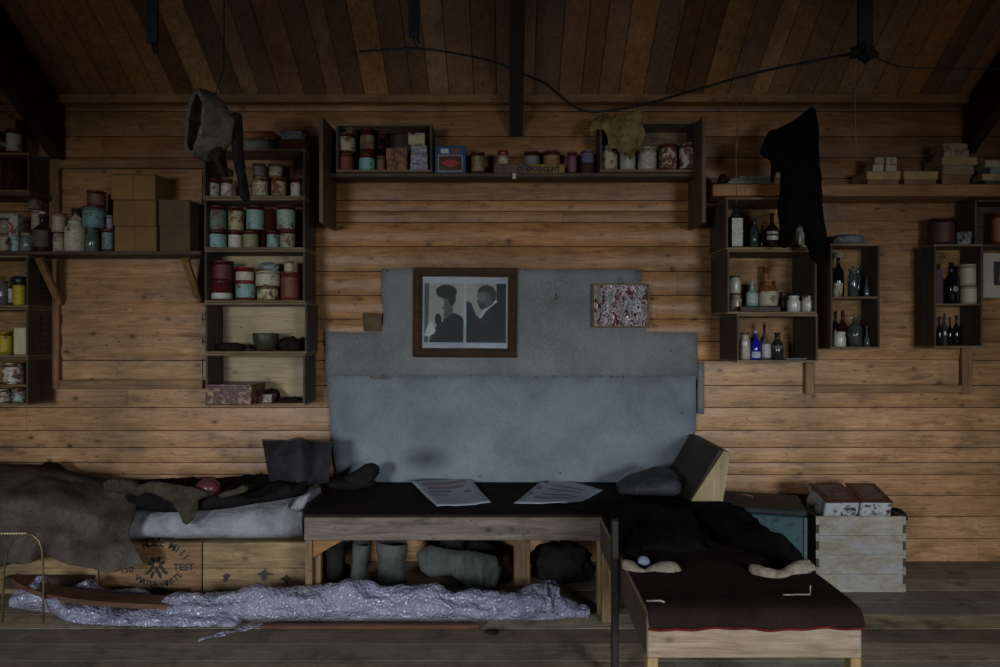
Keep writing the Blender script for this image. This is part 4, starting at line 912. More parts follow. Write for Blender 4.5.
LN = [[tuple(sum(p[k] for p in r[:-1])/28*.1+q[k]*.9 for k in range(3)) for q in r] for r in P[:12]]; m = MB(); m.grid(LN); m.add(LN[-1][:-1], [list(range(28))], True); m.build('opening_shade', cloth('dark worn leather', '35302a', '1f1c18', scale=12, bump=.6), r_)  # dark inner shell added to put shade into the cuff opening
# rolled rim of the cuff
MB().tube([Vector(p)+Vector((-.004, 0, 0)) for p in P[0]], .0095).build('cuff_rim', cloth('light felt rim', '7d7668', '5b564b', scale=30), r_)
# second boot, seen behind, with the dangling straps
o2 = (ox_, oz_)
mk = lambda pts, nm, m, dy, **k: (lambda ob: setattr(ob, 'location', (0, dy, 0)))(hang(nm, None, None, pts, Yb, m, org=o2, parent=r_, part=nm, **k))
mk([(226, 110), (232, 108), (239, 112), (240, 150), (243, 172), (247, 196), (243, 201), (236, 196), (234, 180), (229, 158), (227, 140)], 'leather_leg', furd, .04, T=.035, D=.03, seed=7, fold=.012)
mk([(212, 150), (222, 146), (226, 152), (222, 160), (227, 172), (228, 178), (221, 176), (217, 164), (209, 158)], 'strap', furd, -.02, T=.014, D=.012, seed=8, fold=.006, step=.008)
mk([(216, 139), (224, 140), (224, 152), (226, 166), (233, 170), (232, 176), (223, 176), (219, 160)], 'strap', furd, .015, T=.012, D=.012, seed=9, fold=.006, step=.008)
MB().tube([(0, .0, .02), (.03, .02, .15), (.03, .02, ZR-oz_-.25)], .0025).build('cord', plain('dark cord', '2b241c'), r_)
# rag over the crate front
ragb = cloth('brown hide rag', '9a835a', '5a472e', scale=18, fine=200, bump=.7)
hang('brown_rag', 'ragged brown hide draped over the crate of pale tins', 'rag',
     [(604, 113), (608, 112.5), (611, 118), (616, 114), (624, 113), (632, 113), (637, 108), (641.5, 107), (642, 120), (645, 132), (642, 142), (641.5, 152), (637, 150), (634, 156), (630.5, 160), (626, 152), (620, 154), (617, 149), (612, 148.5), (608.5, 151), (607.5, 138), (604, 130), (598, 129), (593.5, 131), (592.5, 137), (590, 132), (587.5, 128.5), (591, 120), (597, 116)],
     3.51, ragb, T=.012, D=.012, step=.008, fold=.02, ff=60, seed=11)
# strings by the thick shelf
m = MB(); m.tube([(X(736, 3.3), 3.3, Z(96, 3.3)), (X(737, 3.3), 3.3, Z(120, 3.3)), (X(736, 3.3), 3.3, Z(150, 3.3)), (X(736.5, 3.3), 3.3, Z(202, 3.3))], .0022)
m.tube([(X(743, 3.3), 3.3, Z(97, 3.3)), (X(744, 3.3), 3.3, Z(108, 3.3)), (X(739, 3.3), 3.3, Z(130, 3.3)), (X(736.8, 3.3), 3.3, Z(150, 3.3))], .002)
tag(m.build('string', plain('old brown string', '6b5235')), 'thin looped string hanging in front of the thick shelf end', 'string')
# straps and wires under the roof
def strap(label, px, py, Y, wpx, m, hook=True):
    x, z = X(px, Y), Z(py, Y); zt = ZE-.03+(W+.03-Y)*SL
    r = thing('roof_strap', label, 'strap', (x, Y, z)); w = wpx/2*Y/F
    MB().box(-w, w, -.006, .006, .0, zt-z, .002).build('band', m, r)
    if hook: MB().tube([(0, 0, 0), (0, 0, -.012), (.008, 0, -.03), (.018, 0, -.04), (.02, 0, -.02), (.012, 0, -.004)], .004).build('hook', plain('black iron', '15151a', metal=.4, rough=.5), r)
    return r
iron = plain('dull dark iron strap', '23252b', metal=.3, rough=.6)
strap('dark iron strap with a hook hanging from the roof above the felt boots', 152.5, 43, 2.6, 12, iron)
strap('dark strap hanging from the roof above the framed portraits', 414, 37, 2.7, 11, iron, True)
strap('broad dark strap hanging from the roof above the black garment', 865, 45, 2.7, 15, iron, False)
m = blob('wire_bundle', (X(865, 2.66), 2.66, Z(51, 2.66)), (.045, .04, .035), plain('tangled dark wire', '1c1815', rough=.9), amp=.7, freq=24, crease=.8)
tag(m, 'small tangle of dark wire under the broad roof strap', 'wire')
def wire(label, pts, r=.0035, m=None, sagn=6, cat='wire'):
    P = [Vector((X(a, Y), Y, Z(b, Y))) for a, b, Y in pts]; Q = []
    for i in range(len(P)-1):
        p0, p1, p2, p3 = P[max(0, i-1)], P[i], P[i+1], P[min(len(P)-1, i+2)]
        for k in range(sagn):
            t = k/sagn; Q.append(.5*((2*p1)+(p2-p0)*t+(2*p0-5*p1+4*p2-p3)*t*t+(3*p1-p0-3*p2+p3)*t**3))
    Q.append(P[-1]); return tag(MB().tube(Q, r, 7).build('wire', m or plain('black cable', '14110f')), label, cat)
wire('black cable sagging from the centre rafter across to the roof strap', [(518, 72, 2.95), (545, 83, 3.1), (563, 98, 3.2), (580, 109, 3.25), (600, 111, 3.25), (640, 105, 3.2), (690, 91, 3.05), (750, 74, 2.9), (800, 63, 2.8), (860, 52, 2.72)], .0055)
wire('dark wire along the roof between the strap and the centre rafter', [(360, 51, 2.75), (414, 48, 2.72), (450, 52, 2.75), (490, 60, 2.85), (512, 68, 2.9)], .0045)
wire('thin wire from the wire tangle towards the room end', [(868, 53, 2.7), (900, 66, 2.8), (960, 68, 2.8), (1010, 68, 2.8)], .003)
wire('thin pale thread hanging down from the wire tangle', [(855, 55, 2.7), (855, 100, 2.7), (856, 141, 2.7)], .0012, plain('pale thread', '6b655a'), cat='thread')
wire('thin dark rod slanting beside the rafter above the drum crate', [(-10, 78, 3.2), (20, 104, 3.3), (50, 134, 3.5)], .008, cat='rod')

# ================================================================ SLEEPING PLACE AT THE LEFT
Yx = 3.25
boxw = wood('stencilled box boards', '95704a', '5b4028', knots=.5, stain=.4, rough=.65)
boxp = wood('pale planed box boards', 'a08660', '6a5436', knots=.7, stain=.45, rough=.65)
ztop = Z(542, Yx)
def box_case(label, x0, x1, m, d=.42, planks=2, nm='wooden_box', zt=None, Yf=Yx, gap=.0015):
    zt = zt or ztop; w = (x1-x0)*Yf/F/2; r = thing(nm, label, 'box', (X((x0+x1)/2, Yf), Yf, .0005))
    fp = MB()
    for i in range(planks): fp.box(-w, w, 0, .014, zt*i/planks+gap/2, zt*(i+1)/planks-gap/2, .002)
    fp.build('front_panel', m, r)
    for s in (-1, 1): MB().box(s*w, s*(w-.012), .0145, d-.0145, 0, zt, .001).build('side_panel', m, r)
    MB().box(-w, w, d-.014, d, 0, zt, .001).build('back_panel', m, r)
    MB().box(-w+.0125, w-.0125, .0145, d-.0145, 0, .012, 0).build('bottom_panel', m, r)
    MB().box(-w+.0125, w-.0125, .0145, d-.0145, zt-.012, zt, 0).build('top_panel', m, r)
    return r, w
bx_, w = box_case('orange wooden box stencilled with an arc of letters and a flower', 99, 201.5, boxw)
ink = plain('black stencil ink', '1c1713')
m = MB(); cx_ = X(159, Yx)-bx_.location.x; cz_ = Z(575, Yx)
m0 = .0; mt = MB()
text_mb(mt, 'S ROSE MIII', .05, 0, 0, -.0008, arc=(cx_-.01, Z(578, Yx), .15, math.radians(128), math.radians(36), False))
text_mb(mt, 'WATER WHITE', .04, 0, 0, -.0008, arc=(cx_-.01, Z(553, Yx), .158, math.radians(236), math.radians(316), True))
text_mb(mt, '150', .042, cx_-.15, Z(572, Yx), -.0008); text_mb(mt, 'TEST', .045, cx_+.115, Z(570, Yx), -.0008)
mt.build('stencil_lettering', ink, bx_)
m = MB()
for k in range(7):
    a = PI*2*k/7+.3; m.poly([(cx_-.012+.022*math.cos(a)+p*math.cos(a)-q*math.sin(a), cz_+.05+.018*math.sin(a)+p*math.sin(a)+q*math.cos(a)) for p, q in ell(.006, 0, .017, .009, n=10)], -.0002, .0006)
for a in (-2.6, -.5, -1.2, -2.0): m.poly([(cx_-.012+.045*math.cos(a)+p*math.cos(a)-q*math.sin(a), cz_+.03+.03*math.sin(a)+p*math.sin(a)+q*math.cos(a)) for p, q in ell(0, 0, .018, .008, n=10)], -.0002, .0006)
m.build('stencil_flower', ink, bx_)
MB().box(-w*.75, w*.8, -.001, 0, .012, .03, 0).build('dark_band', plain('dark worn band', '3b2a1b', n=.5), bx_)
bx2, w = box_case('plain pale wooden box beside the stencilled box, under the white pillow', 202.8, 305.5, boxp)
for q, z, s in ((-.13, .075, .02), (.05, .09, .03), (.15, .07, .022)): MB().poly([(q+a*(1+.5*math.sin(b*190+q*9)), z+b*(1+.4*math.cos(a*120))) for a, b in ell(0, 0, s, s*.7, .3, n=22)], -.0002, .0005).build('black_blotch', plain('black resin blotch', '2f251b', n=.5), bx2)
box_case('pale wooden box under the hanging hide, ledge of dark wood across it', -40, 97.5, boxp)
mb = MB().box(X(5, 3.22), X(92, 3.22), 3.2, 3.2490, Z(587, 3.22), Z(576, 3.22), .004); tag(mb.build('dark_batten', wood('dark batten wood', '4a3526', '2b1e15', rough=.6)), 'dark batten fixed low across the box under the hide', 'batten')
white = cloth('off-white cotton', '9a999a', '737275', scale=6, fine=220, bump=1.0)
def loft(secs, n=26, jit=0, jf=14, seed=0, cap=True, sup=2.6):
    """secs: [(x, ycentre, half depth, z0, z1)] rounded sections along x."""
    P = []
    for x, yc, hd, a, b in secs:
        row = []
        for k in range(n):
            t = 2*PI*k/n; c, s = math.cos(t), math.sin(t); ex = 2/sup
            y = yc+hd*math.copysign(abs(c)**ex, c); z = (a+b)/2+(b-a)/2*math.copysign(abs(s)**ex, s)
            d = jit*fract((x, y, z), jf, seed, 4); q = (x+d*.5, y+d*math.copysign(1, c)*.6, max(a, z+d*(1 if s > 0 else 0)))
            row.append(q)
        row.append(row[0]); P.append(row)
    mb = MB(); mb.grid(P)
    if cap:
        mb.add(P[0][:-1], [list(range(n))], True); mb.add(P[-1][:-1], [list(range(n))[::-1]], True)
    return mb
def interp(keys, n):
    out = []
    for i in range(n+1):
        t = i/n*(len(keys)-1); k = min(len(keys)-2, int(t)); f = t-k; f = f*f*(3-2*f)
        out.append(tuple(a+(b-a)*f for a, b in zip(keys[k], keys[k+1])))
    return out
zt_ = ztop+.002; Yw = 3.2
keys = [(X(70, Yw), 3.45, .18, zt_, .37), (X(100, Yw), 3.43, .21, zt_, .37), (X(140, Yw), 3.42, .22, zt_, .375), (X(200, Yw), 3.42, .225, zt_-0, .395), (X(255, Yw), 3.42, .235, zt_, .425), (X(285, Yw), 3.42, .24, zt_, .44), (X(299, Yw), 3.42, .2, zt_+.01, .43), (X(303.5, Yw), 3.42, .12, zt_+.06, .37)]
o = loft(interp(keys, 70), jit=.034, jf=6, seed=4, sup=2.6).build('mattress', white); mods(o, sub=1); tag(o, 'long off-white stuffed mattress lying on the wooden boxes', 'mattress')
o = hang('tied_ear', None, None, [(296, 499), (303, 495), (311, 493), (308, 500), (304, 508), (298, 512), (290, 508)], 3.2, white, T=.02, D=.02, step=.01, fold=.015, ff=70, seed=4)
# give the ear to the mattress
me = [x for x in bpy.data.objects if x.name.startswith('mattress')][0]; o.parent = me; o.name = 'tied_end'
drk = cloth('black brown bedding', '1f1d1d', '141315', scale=10, bump=.7)
keys = [(X(112, 3.3), 3.48, .12, .37, .42), (X(130, 3.3), 3.45, .2, .365, .47), (X(170, 3.3), 3.43, .235, .36, .475), (X(215, 3.3), 3.43, .235, .375, .47), (X(260, 3.3), 3.45, .22, .40, .485), (X(290, 3.3), 3.47, .19, .42, .50), (X(300, 3.3), 3.48, .12, .43, .48)]
o = loft(interp(keys, 70), jit=.035, jf=9, seed=14, sup=2.3).build('dark_bedding', drk); mods(o, sub=1); tag(o, 'rumpled black bedding spread over the white mattress', 'bedding')
# great hide / leather sheet draped over the left end
hide = mat('grey brown hide', lambda k: f_cloth(k, hexc('5a5148'), hexc('322c27'), scale=5, fine=90, bump=.5))
hem = [(-60, 560), (-10, 560), (0, 563), (12, 561), (25, 559), (38, 556), (52, 556), (64, 560), (76, 563), (88, 565), (105, 566), (125, 565), (140, 562)]
topx = [(-60, 466), (0, 467), (30, 468), (60, 474), (100, 482), (138, 485)]
def at(tab, px):
    for (a, p), (b, q) in zip(tab[:-1], tab[1:]):
        if px <= b: return p+(q-p)*(px-a)/(b-a)
    return tab[-1][1]
P = []; NI = 56; NJ = 40
for i in range(NI+1):
    u = i/NI; row = []
    for j in range(NJ+1):
        v = j/NJ
        edge = 139+6*max(0, (v-.8)/.2)-9*math.exp(-((v-.62)/.16)**2)
        px = -60+(edge+60)*u
        zb_, zt2 = Z(at(hem, px), 3.13), Z(at(topx, px), 3.5)
        if v < .5: t = v/.5; Y = 3.64-.50*t; z = zt2-.015-.07*t**2.6+.03*math.sin(t*PI)
        else: t = (v-.5)/.5; Y = 3.14-.05*math.sin(min(1, t*1.6)*PI/2); z = (zt2-.085)*(1-t)+zb_*t
        n_ = fract((px*.004, v*1.2, 1.3), 3.2, 6, 4); hang_ = max(0, (v-.5)/.5)
        Y += -.028*n_-.02*hang_*math.sin(px*.16+v*3)-.018*hang_*math.sin(px*.07); z += .02*n_*(1-hang_)
        row.append((X(px, Y), Y, z))
    P.append(row)
mb = MB(); mb.grid(P); o = mb.build('hide_sheet', hide); mods(o, solid=.009, sub=1, offset=1); tag(o, 'large grey-brown hide draped over the bed end and hanging down in front', 'hide')
o = hang('dark_fold', 'dark rounded fold of bedding standing up behind the hide', 'bedding', [(28, 476), (38, 466), (47, 461), (56, 462), (66, 470), (82, 480), (92, 488), (60, 492), (30, 490)], 3.6, cloth('charcoal wool', '242221', '171616'), T=.05, D=.05, fold=.01, seed=3)
o = hang('dark_fold', 'long low ridge of dark wool behind the khaki cloth at the wall', 'bedding', [(70, 478), (110, 481), (160, 478), (200, 479), (240, 477), (290, 474), (296, 488), (240, 495), (150, 498), (80, 496)], 3.63, cloth('charcoal wool', '242221', '171616'), T=.045, D=.05, fold=.02, seed=5)
khaki = cloth('khaki webbing', '4b4537', '2e2a22', scale=18, bump=.5)
o = hang('khaki_cloth', 'khaki cloth with straps hanging over the edge of the black bedding', 'cloth', [(103, 482), (110, 478), (132, 480), (140, 484), (150, 481), (165, 482), (190, 486), (199, 488), (214, 494), (205, 497), (198, 500), (198, 508), (194, 518), (187, 525), (182, 522), (178, 511), (172, 503), (158, 495), (146, 492), (138, 496), (128, 492), (104, 491)], 3.165, khaki, T=.012, D=.014, step=.01, fold=.014, ff=50, seed=6)
o = hang('khaki_strap', 'pale khaki strap end lying on the bedding beside the red ball', 'strap', [(222, 492), (236, 488), (243, 484), (249, 487), (247, 491), (238, 494), (226, 497), (214, 500), (213, 496)], 3.22, khaki, T=.008, D=.01, step=.008, fold=.006, ff=40, seed=9)
zb_ = Z(497.5, 3.3); o = blob('red_float', (X(211, 3.27), 3.24, Z(488, 3.24)), (.056, .045, .046), plain('dull wine red rubber', '572b30', rough=.3, n=.15), amp=.05, freq=6, seed=2)
tag(o, 'round wine-red ball resting on the black bedding', 'ball')
# leather case standing open at the head
lea = mat('scuffed black leather', lambda k: f_cloth(k, hexc('211f20'), hexc('38353a'), scale=7, fine=120, bump=.3, rough=.6))
r_ = thing('leather_case', 'stiff black leather cover standing folded between bed and table', 'cover', (X(300, 3.4), 3.4, Z(486, 3.4)))
ol = lambda pts: [(X(a, 3.4)-X(300, 3.4), Z(b, 3.4)-Z(486, 3.4)) for a, b in pts]
P = []
for i in range(33):
    u = i/32; px = 262+71*u; ty = 441-3*math.exp(-((u-.52)/.1)**2)+2.0*u-1; by = 486-6*abs(u-.4); row = []
    for j in range(13):
        v = j/12; pxx = px+(8*(1-u)-4*u)*(v); Y = 3.46-.09*math.exp(-((u-.5)/.22)**2)-.03*math.sin(v*PI)+.008*fract((u*2, v, 1), 3, 4)
        row.append((X(pxx, Y)-X(300, 3.4), Y-3.4, Z(ty+(by-ty)*v, Y)-Z(486, 3.4)))
    P.append(row)
mb = MB(); mb.grid(P); mods(mb.build('folded_sheet', lea, r_), solid=.012, sub=1)
m = MB(); m.tube([Vector(p[0])+Vector((0, -.002, .002)) for p in P], .005); m.build('rim_binding', cloth('grey binding', '4c4846', '343130'), r_)

# ================================================================ TABLE
Yt0, Yt1 = 3.02, 3.675; zT = .43; tx0, tx1 = X(304, Yt0), X(722, 3.2)
oldw = wood('old grey pine rail', '7d7063', '463e36', knots=.8, stain=.9, rough=.7)
oldv = wood('old brown pine leg', '8a704f', '57432d', axis='Z', knots=.5, rough=.7)
r_ = thing('table', 'long low table with a blackened top and heavy front rail', 'table', (tx0, Yt0, 0)); Lx = tx1-tx0
blacktop = mat('blackened felt table top', lambda k: f_cloth(k, hexc('2b2321'), hexc('1c1716'), scale=6, fine=150, bump=.2))
MB().box(-.004, Lx, -.008, Yt1-Yt0, zT-.012, zT, .003).build('table_top', blacktop, r_)
zr0 = Z(540, Yt0); re = X(606, Yt0)-tx0
MB().box(0, re, 0, .03, zr0, zT-.013, .003).build('front_rail', oldw, r_)
MB().box(re+.001, Lx, .35, .38, zr0, zT-.013, .003).build('front_rail', oldw, r_)
MB().box(.0, .025, .031, Yt1-Yt0, zr0, zT-.013, .003).build('side_rail', oldw, r_)
MB().box(.03, Lx, Yt1-Yt0-.03, Yt1-Yt0, zr0, zT-.013, .003).build('back_rail', oldw, r_)
zl_ = zr0-.001
for a, c, y_ in ((305, 312, .002), (597.5, 605, .0), ):
    MB().box(X(a, Yt0)-tx0, X(c, Yt0)-tx0, y_, y_+.05, 0, zl_, .002).build('leg', oldv, r_)
MB().box(X(312.5, Yt0)-tx0, X(319, Yt0)-tx0, .03, .06, 0, zl_, .002).build('leg', oldv, r_)
MB().box(X(514, 3.3)-tx0, X(530, 3.3)-tx0, .28, .32, 0, zl_, .002).build('leg', oldv, r_)
for q in (.03, 1.1, Lx-.08): MB().box(q, q+.05, Yt1-Yt0-.09, Yt1-Yt0-.032, 0, zl_, .002).build('leg', oldv, r_)
m = MB(); a = ol2 = [(X(px, Yt0)-tx0, Z(py, Yt0)) for px, py in ((313, 540.3), (342, 540.3), (313, 557))]
m.add([(p, .004, q) for p, q in a]+[(p, .026, q) for p, q in a], [[0, 1, 2], [5, 4, 3], [0, 3, 4, 1], [1, 4, 5, 2], [2, 5, 3, 0]]); m.build('corner_brace', wood('orange brace wood', '9b6a38', '6e4722'), r_)
# newspapers
def paper_sheet(label, corners, seed, prints, mm):
    """corners in the picture, lying on the table top: bl, br, tr, tl"""
    def onT(px, py): Y = (EYE-zT)*F/(py-CY); return Vector((X(px, Y), Y, zT+.002))
    c = [onT(*q) for q in corners]; o = sum(c, Vector())/4; r = thing('newspaper', label, 'newspaper', o)
    def pt(u, v, dz=0): 
        p = (c[0]*(1-u)+c[1]*u)*(1-v)+(c[3]*(1-u)+c[2]*u)*v-o; lift = .02*(v**2)*(.5+.5*math.sin(u*2+seed))+.004*math.sin(u*7+seed)+.006*(v < .3)*(u)*.5
        return (p.x, p.y, p.z+max(0, lift)+dz+.001)
    mb = MB(); mb.grid([[pt(i/14, j/14) for j in range(15)] for i in range(15)]); mods(mb.build('sheet', mm, r), solid=.0012)
    for nm, m_, rects in prints:
        pb = MB()
        for u0, u1, v0, v1 in rects: pb.grid([[pt(u0+(u1-u0)*i/5, v0+(v1-v0)*j/3, .0022) for j in range(4)] for i in range(6)])
        pb.build(nm, m_, r)
    return r
pw = plain('newsprint', '9499a0', n=.1); prt = [(u, u+.2, v, v+.035) for u in (.08, .32, .56) for v in (.08, .16, .24, .32)]
paper_sheet('printed newspaper page with red headlines on the table, below the portraits', [(437, 507), (491, 504), (468, 478.5), (411, 485)], 1, [('headline', plain('faded red print ink', '7b6468'), [(.12, .88, .76, .86), (.15, .8, .62, .7)]), ('text_columns', plain('grey print ink', '6b6e76', n=.4), [(.1, .5, .5, .56), (.72, .84, .42, .5), (.1, .4, .38, .42)])], pw)
paper_sheet('folded pale newspaper page on the table, nearer the grey sack', [(514, 503.5), (578, 504.5), (603, 490), (549, 476)], 3, [('text_columns', plain('dark grey print ink', '4d5058', n=.4), [(.05, .12, .72, .82), (.06, .12, .5, .58), (.05, .1, .3, .36), (.2, .8, .2, .24), (.25, .85, .35, .38), (.25, .8, .55, .58), (.25, .8, .7, .73)])], pw)
# dark slipper at the back left of the table
zt2 = zT+.001
o = blob('slipper', (X(352, 3.5), 3.5, zt2+.03), (.125, .06, .032), cloth('charcoal wool', '242221', '171616'), amp=.18, freq=7, seed=21, flat=.029, rz=.2); tag(o, 'dark flat slipper lying at the back of the table below the canvas', 'footwear')
o = hang('slipper_cuff', None, None, [(331, 486), (340, 478), (355, 470), (366, 463), (373, 462), (379, 465), (380, 472), (374, 480), (368, 487), (350, 489)], 3.5, cloth('charcoal wool', '242221', '171616'), T=.045, D=.04, fold=.008, seed=8)
o.parent = [x for x in bpy.data.objects if x.name == 'slipper'][0]; o.location = (o.location[0]-o.parent.location[0], 0, o.location[2]-o.parent.location[2])
sack = mat('shiny grey oilskin', lambda k: f_cloth(k, hexc('3f3f42'), hexc('2b2b2e'), scale=9, fine=60, bump=.8, rough=.38))
keys = [(X(618, 3.4), 3.42, .05, zt2, zt2+.045), (X(632, 3.4), 3.41, .12, zt2, zt2+.085), (X(652, 3.4), 3.40, .15, zt2, zt2+.12), (X(670, 3.4), 3.39, .14, zt2, zt2+.115), (X(682, 3.4), 3.40, .09, zt2, zt2+.08)]
o = loft(interp(keys, 40), jit=.018, jf=10, seed=24, sup=2.2).build('grey_sack', sack); mods(o, sub=1); tag(o, 'shiny dark grey stuffed sack on the table against the canvas', 'sack')
# wedge-shaped wooden headrest
Yh0, Yh1 = 3.14, 3.67; r_ = thing('wooden_headrest', 'wedge-shaped wooden headrest with a pale end board on the table', 'headrest', (X(705, Yh0), Yh0, zT+.001)); ox2 = X(705, Yh0); oz2 = zT+.001
pf = [(X(687, Yh0)-ox2, 0), (X(722, Yh0)-ox2, 0), (X(730.5, Yh0)-ox2, Z(452, Yh0)-oz2), (X(724, Yh0)-ox2, Z(450.5, Yh0)-oz2)]
def prism(pf, y0, y1):
    n = len(pf); return MB().add([(a, y0, b) for a, b in pf]+[(a, y1, b) for a, b in pf], [list(range(n)), list(range(n, 2*n))[::-1]]+[[i, (i+1) % n, n+(i+1) % n, n+i] for i in range(n)])
prism(pf, 0, .018).build('end_board', wood('pale yellow end board', 'ab9670', '8a7450', axis='Z', knots=.5, stain=.1), r_)
sl_ = [(pf[0][0]+.002, 0), (pf[0][0]+.022, 0), (pf[3][0]+.004, pf[3][1]), (pf[3][0]-.014, pf[3][1]+.0)]
prism(sl_, .0185, Yh1-Yh0).build('sloping_board', wood('dark sloping board', '403429', '272019', axis='Y'), r_)
prism([(pf[1][0]-.012, 0), (pf[1][0], 0), (pf[2][0], pf[2][1]), (pf[2][0]-.012, pf[2][1])], .0185, Yh1-Yh0).build('back_board', wood('brown headrest board', '6b563c', '453625', axis='Y'), r_)

# ================================================================ UNDER THE TABLE
bootm = cloth('grey canvas boot', '5a5c58', '3d3e3c', scale=8, bump=.5); dboot = cloth('dark canvas boot', '2c2b29', '1b1a19', scale=8, bump=.5)
def boot(label, px, py_top, Y, m, w=.05, lean=0, h=.17, foot=1, flop=0, group='old boots under the table', sole=True):
    r = thing('boot', label, 'footwear', (X(px, Y), Y, .0006), group, rz=lean)
    P = []
    for i in range(13):
        t_ = i/12; z = .02+h*t_; rr = w*(.92+.16*t_+.06*math.sin(t_*9)); cx = flop*t_**1.5
        row = [(cx+rr*math.cos(2*PI*k/20)*(1.0)+.006*fract((k*.3, t_*3, px), 1, 2), rr*.8*math.sin(2*PI*k/20), z+.012*math.sin(2*PI*k/20+px)*t_) for k in range(20)]; row.append(row[0]); P.append(row)
    mb = MB(); mb.grid(P); mods(mb.build('shaft', m, r), solid=.006, sub=1)
    P = []
    for i in range(13):
        t_ = i/12; x = foot*(-w*.95+(w*3.4)*t_); hh_ = .075*(1-.45*t_)*math.sin(min(1, .25+1.1*(1-t_)+.15)*PI/2)+.008; ww = w*.78*math.sin(PI*min(.97, max(.1, t_*.86+.12)))**.4
        row = [(x, ww*math.cos(2*PI*k/18), .012+hh_/2+hh_/2*math.sin(2*PI*k/18)) for k in range(18)]; row.append(row[0]); P.append(row)
    mb = MB(); mb.grid(P); mb.add(P[0][:-1], [list(range(18))], True); mb.add(P[-1][:-1], [list(range(18))[::-1]], True); mods(mb.build('foot', m, r), sub=1)
    if sole: mb = MB(); mb.box(-w*.95 if foot > 0 else -w*2.5, w*2.5 if foot > 0 else w*.95, -w*.6, w*.6, 0, .014, .006); mb.build('sole', dboot, r)
    return r
boot('dark boot standing under the table near the corner brace', 336, 550, 3.42, dboot, lean=1.3, h=.16)
boot('grey boot with a drooping shaft, second under the table', 358, 545, 3.3, bootm, w=.042, lean=1.2, h=.2, flop=.03)
boot('light grey boot with a broad upright shaft under the table', 392, 540, 3.28, bootm, w=.08, lean=-1.4, h=.215)
boot('dark boot with its toe towards the middle leg under the table', 452, 550, 3.5, dboot, w=.055, lean=.1, h=.2)
o = hang('old_trousers', 'heap of grey old clothing lying behind the light grey boot', 'clothing', [(416, 552), (430, 545), (450, 549), (475, 551), (497, 556), (505, 568), (500, 583), (490, 595), (470, 590), (452, 575), (430, 577), (420, 570)], 3.32, bootm, T=.05, D=.05, fold=.02, seed=12); o['category'] = 'clothing'
o = blob('dark_bundle', (X(565, 3.45), 3.45, .085), (.17, .13, .095), dboot, amp=.3, freq=8, seed=31, flat=.083, crease=.2); tag(o, 'dark bundle under the table beyond the middle leg', 'bundle')
o = blob('dark_bundle', (X(470, 3.58), 3.56, .075), (.2, .07, .08), dboot, amp=.3, freq=8, seed=33, flat=.073, crease=.2); tag(o, 'low dark bundle behind the grey clothing under the table', 'bundle')

# ================================================================ SKI IN BUBBLE WRAP
skiw = wood('varnished brown ski wood', '654331', '402a1d', rough=.4)
P0 = [(14, 580), (22, 584), (36, 589), (55, 595), (80, 599), (110, 602), (145, 604), (170, 605)]
def ski(label, pts, Y, w, t):
    c = [Vector((X(a, Y), Y, Z(b, Y))) for a, b in pts]; mb = MB(); P = []
    for i, p in enumerate(c):
        k = min(1, .45+i*.25); P.append([(p.x, p.y-w*k/2, p.z+.0), (p.x, p.y-w*k/2, p.z+t), (p.x, p.y+w*k/2, p.z+t+.004), (p.x, p.y+w*k/2, p.z+.004), (p.x, p.y-w*k/2, p.z)])
    mb.grid(P, smooth=False); mb.add(P[0][:-1], [[0, 1, 2, 3]]); mb.add(P[-1][:-1], [[3, 2, 1, 0]]); o = mb.build('ski', skiw); return tag(o, label, 'ski', 'wrapped skis')
ski('brown ski with its tip curving up out of the bubble wrap', P0+[(230, 609), (300, 612)], 2.955, .09, .02)
o = MB().box(X(262, 2.87), X(480, 2.87), 2.855, 2.88, .002, .02, .003).build('ski', skiw); tag(o, 'straight brown ski edge showing low along the front of the wrap', 'ski', 'wrapped skis')
t = NT('bubble wrap'); vv = t.coord((1, 1, 1), rnd=False); t.bump(t.voro(vv, 75), .9, .009); cc = t.ramp(t.noise(vv, 14, 4, .7), [(.3, hexc('85829a')), (.7, hexc('b4b1c6'))]); t.done(cc, .2, 0, .7)
t.b.inputs['Transmission Weight'].default_value = .3; t.b.inputs['Alpha'].default_value = .82; wrapm = t.m
def wrapbody(keys, n, seed, jit=.02):
    P = []
    for x, yc, hd, a, b in interp(keys, n):
        row = []
        for k in range(40):
            th = 2*PI*k/40; y = yc+hd*math.cos(th); z = (a+b)/2+(b-a)/2*math.sin(th)
            d = jit*1.5*fract((x*.8, y*1.1, z*1.6), 8, seed, 6)+.004*noise.noise(Vector((x*60, y*60, z*60)))
            row.append((x+.3*d, y+d*math.cos(th), max(.003, z+d*(1 if math.sin(th) > 0 else .2))))
        row.append(row[0]); P.append(row)
    mb = MB(); mb.grid(P); mb.add(P[0][:-1], [list(range(40))], True); mb.add(P[-1][:-1], [list(range(40))[::-1]], True); return mb
keys = [(X(150, 2.96), 2.98, .05, .004, .05), (X(175, 2.96), 2.955, .065, .004, .10), (X(230, 2.96), 2.955, .068, .004, .128), (X(300, 2.96), 2.955, .07, .004, .135), (X(360, 2.96), 2.955, .07, .004, .15), (X(430, 2.96), 2.955, .07, .004, .135), (X(500, 2.96), 2.955, .07, .004, .12), (X(530, 2.96), 2.955, .07, .004, .135), (X(550, 2.96), 2.955, .065, .004, .12), (X(565, 2.96), 2.98, .05, .004, .07), (X(590, 2.96), 2.98, .03, .004, .05)]
m1 = wrapbody(keys, 300, 3); 
r_ = thing('bubble_wrap', 'long crumpled roll of clear bubble wrap around the skis on the floor', 'packaging', (0, 0, 0)); m1.build('main_roll', wrapm, r_)
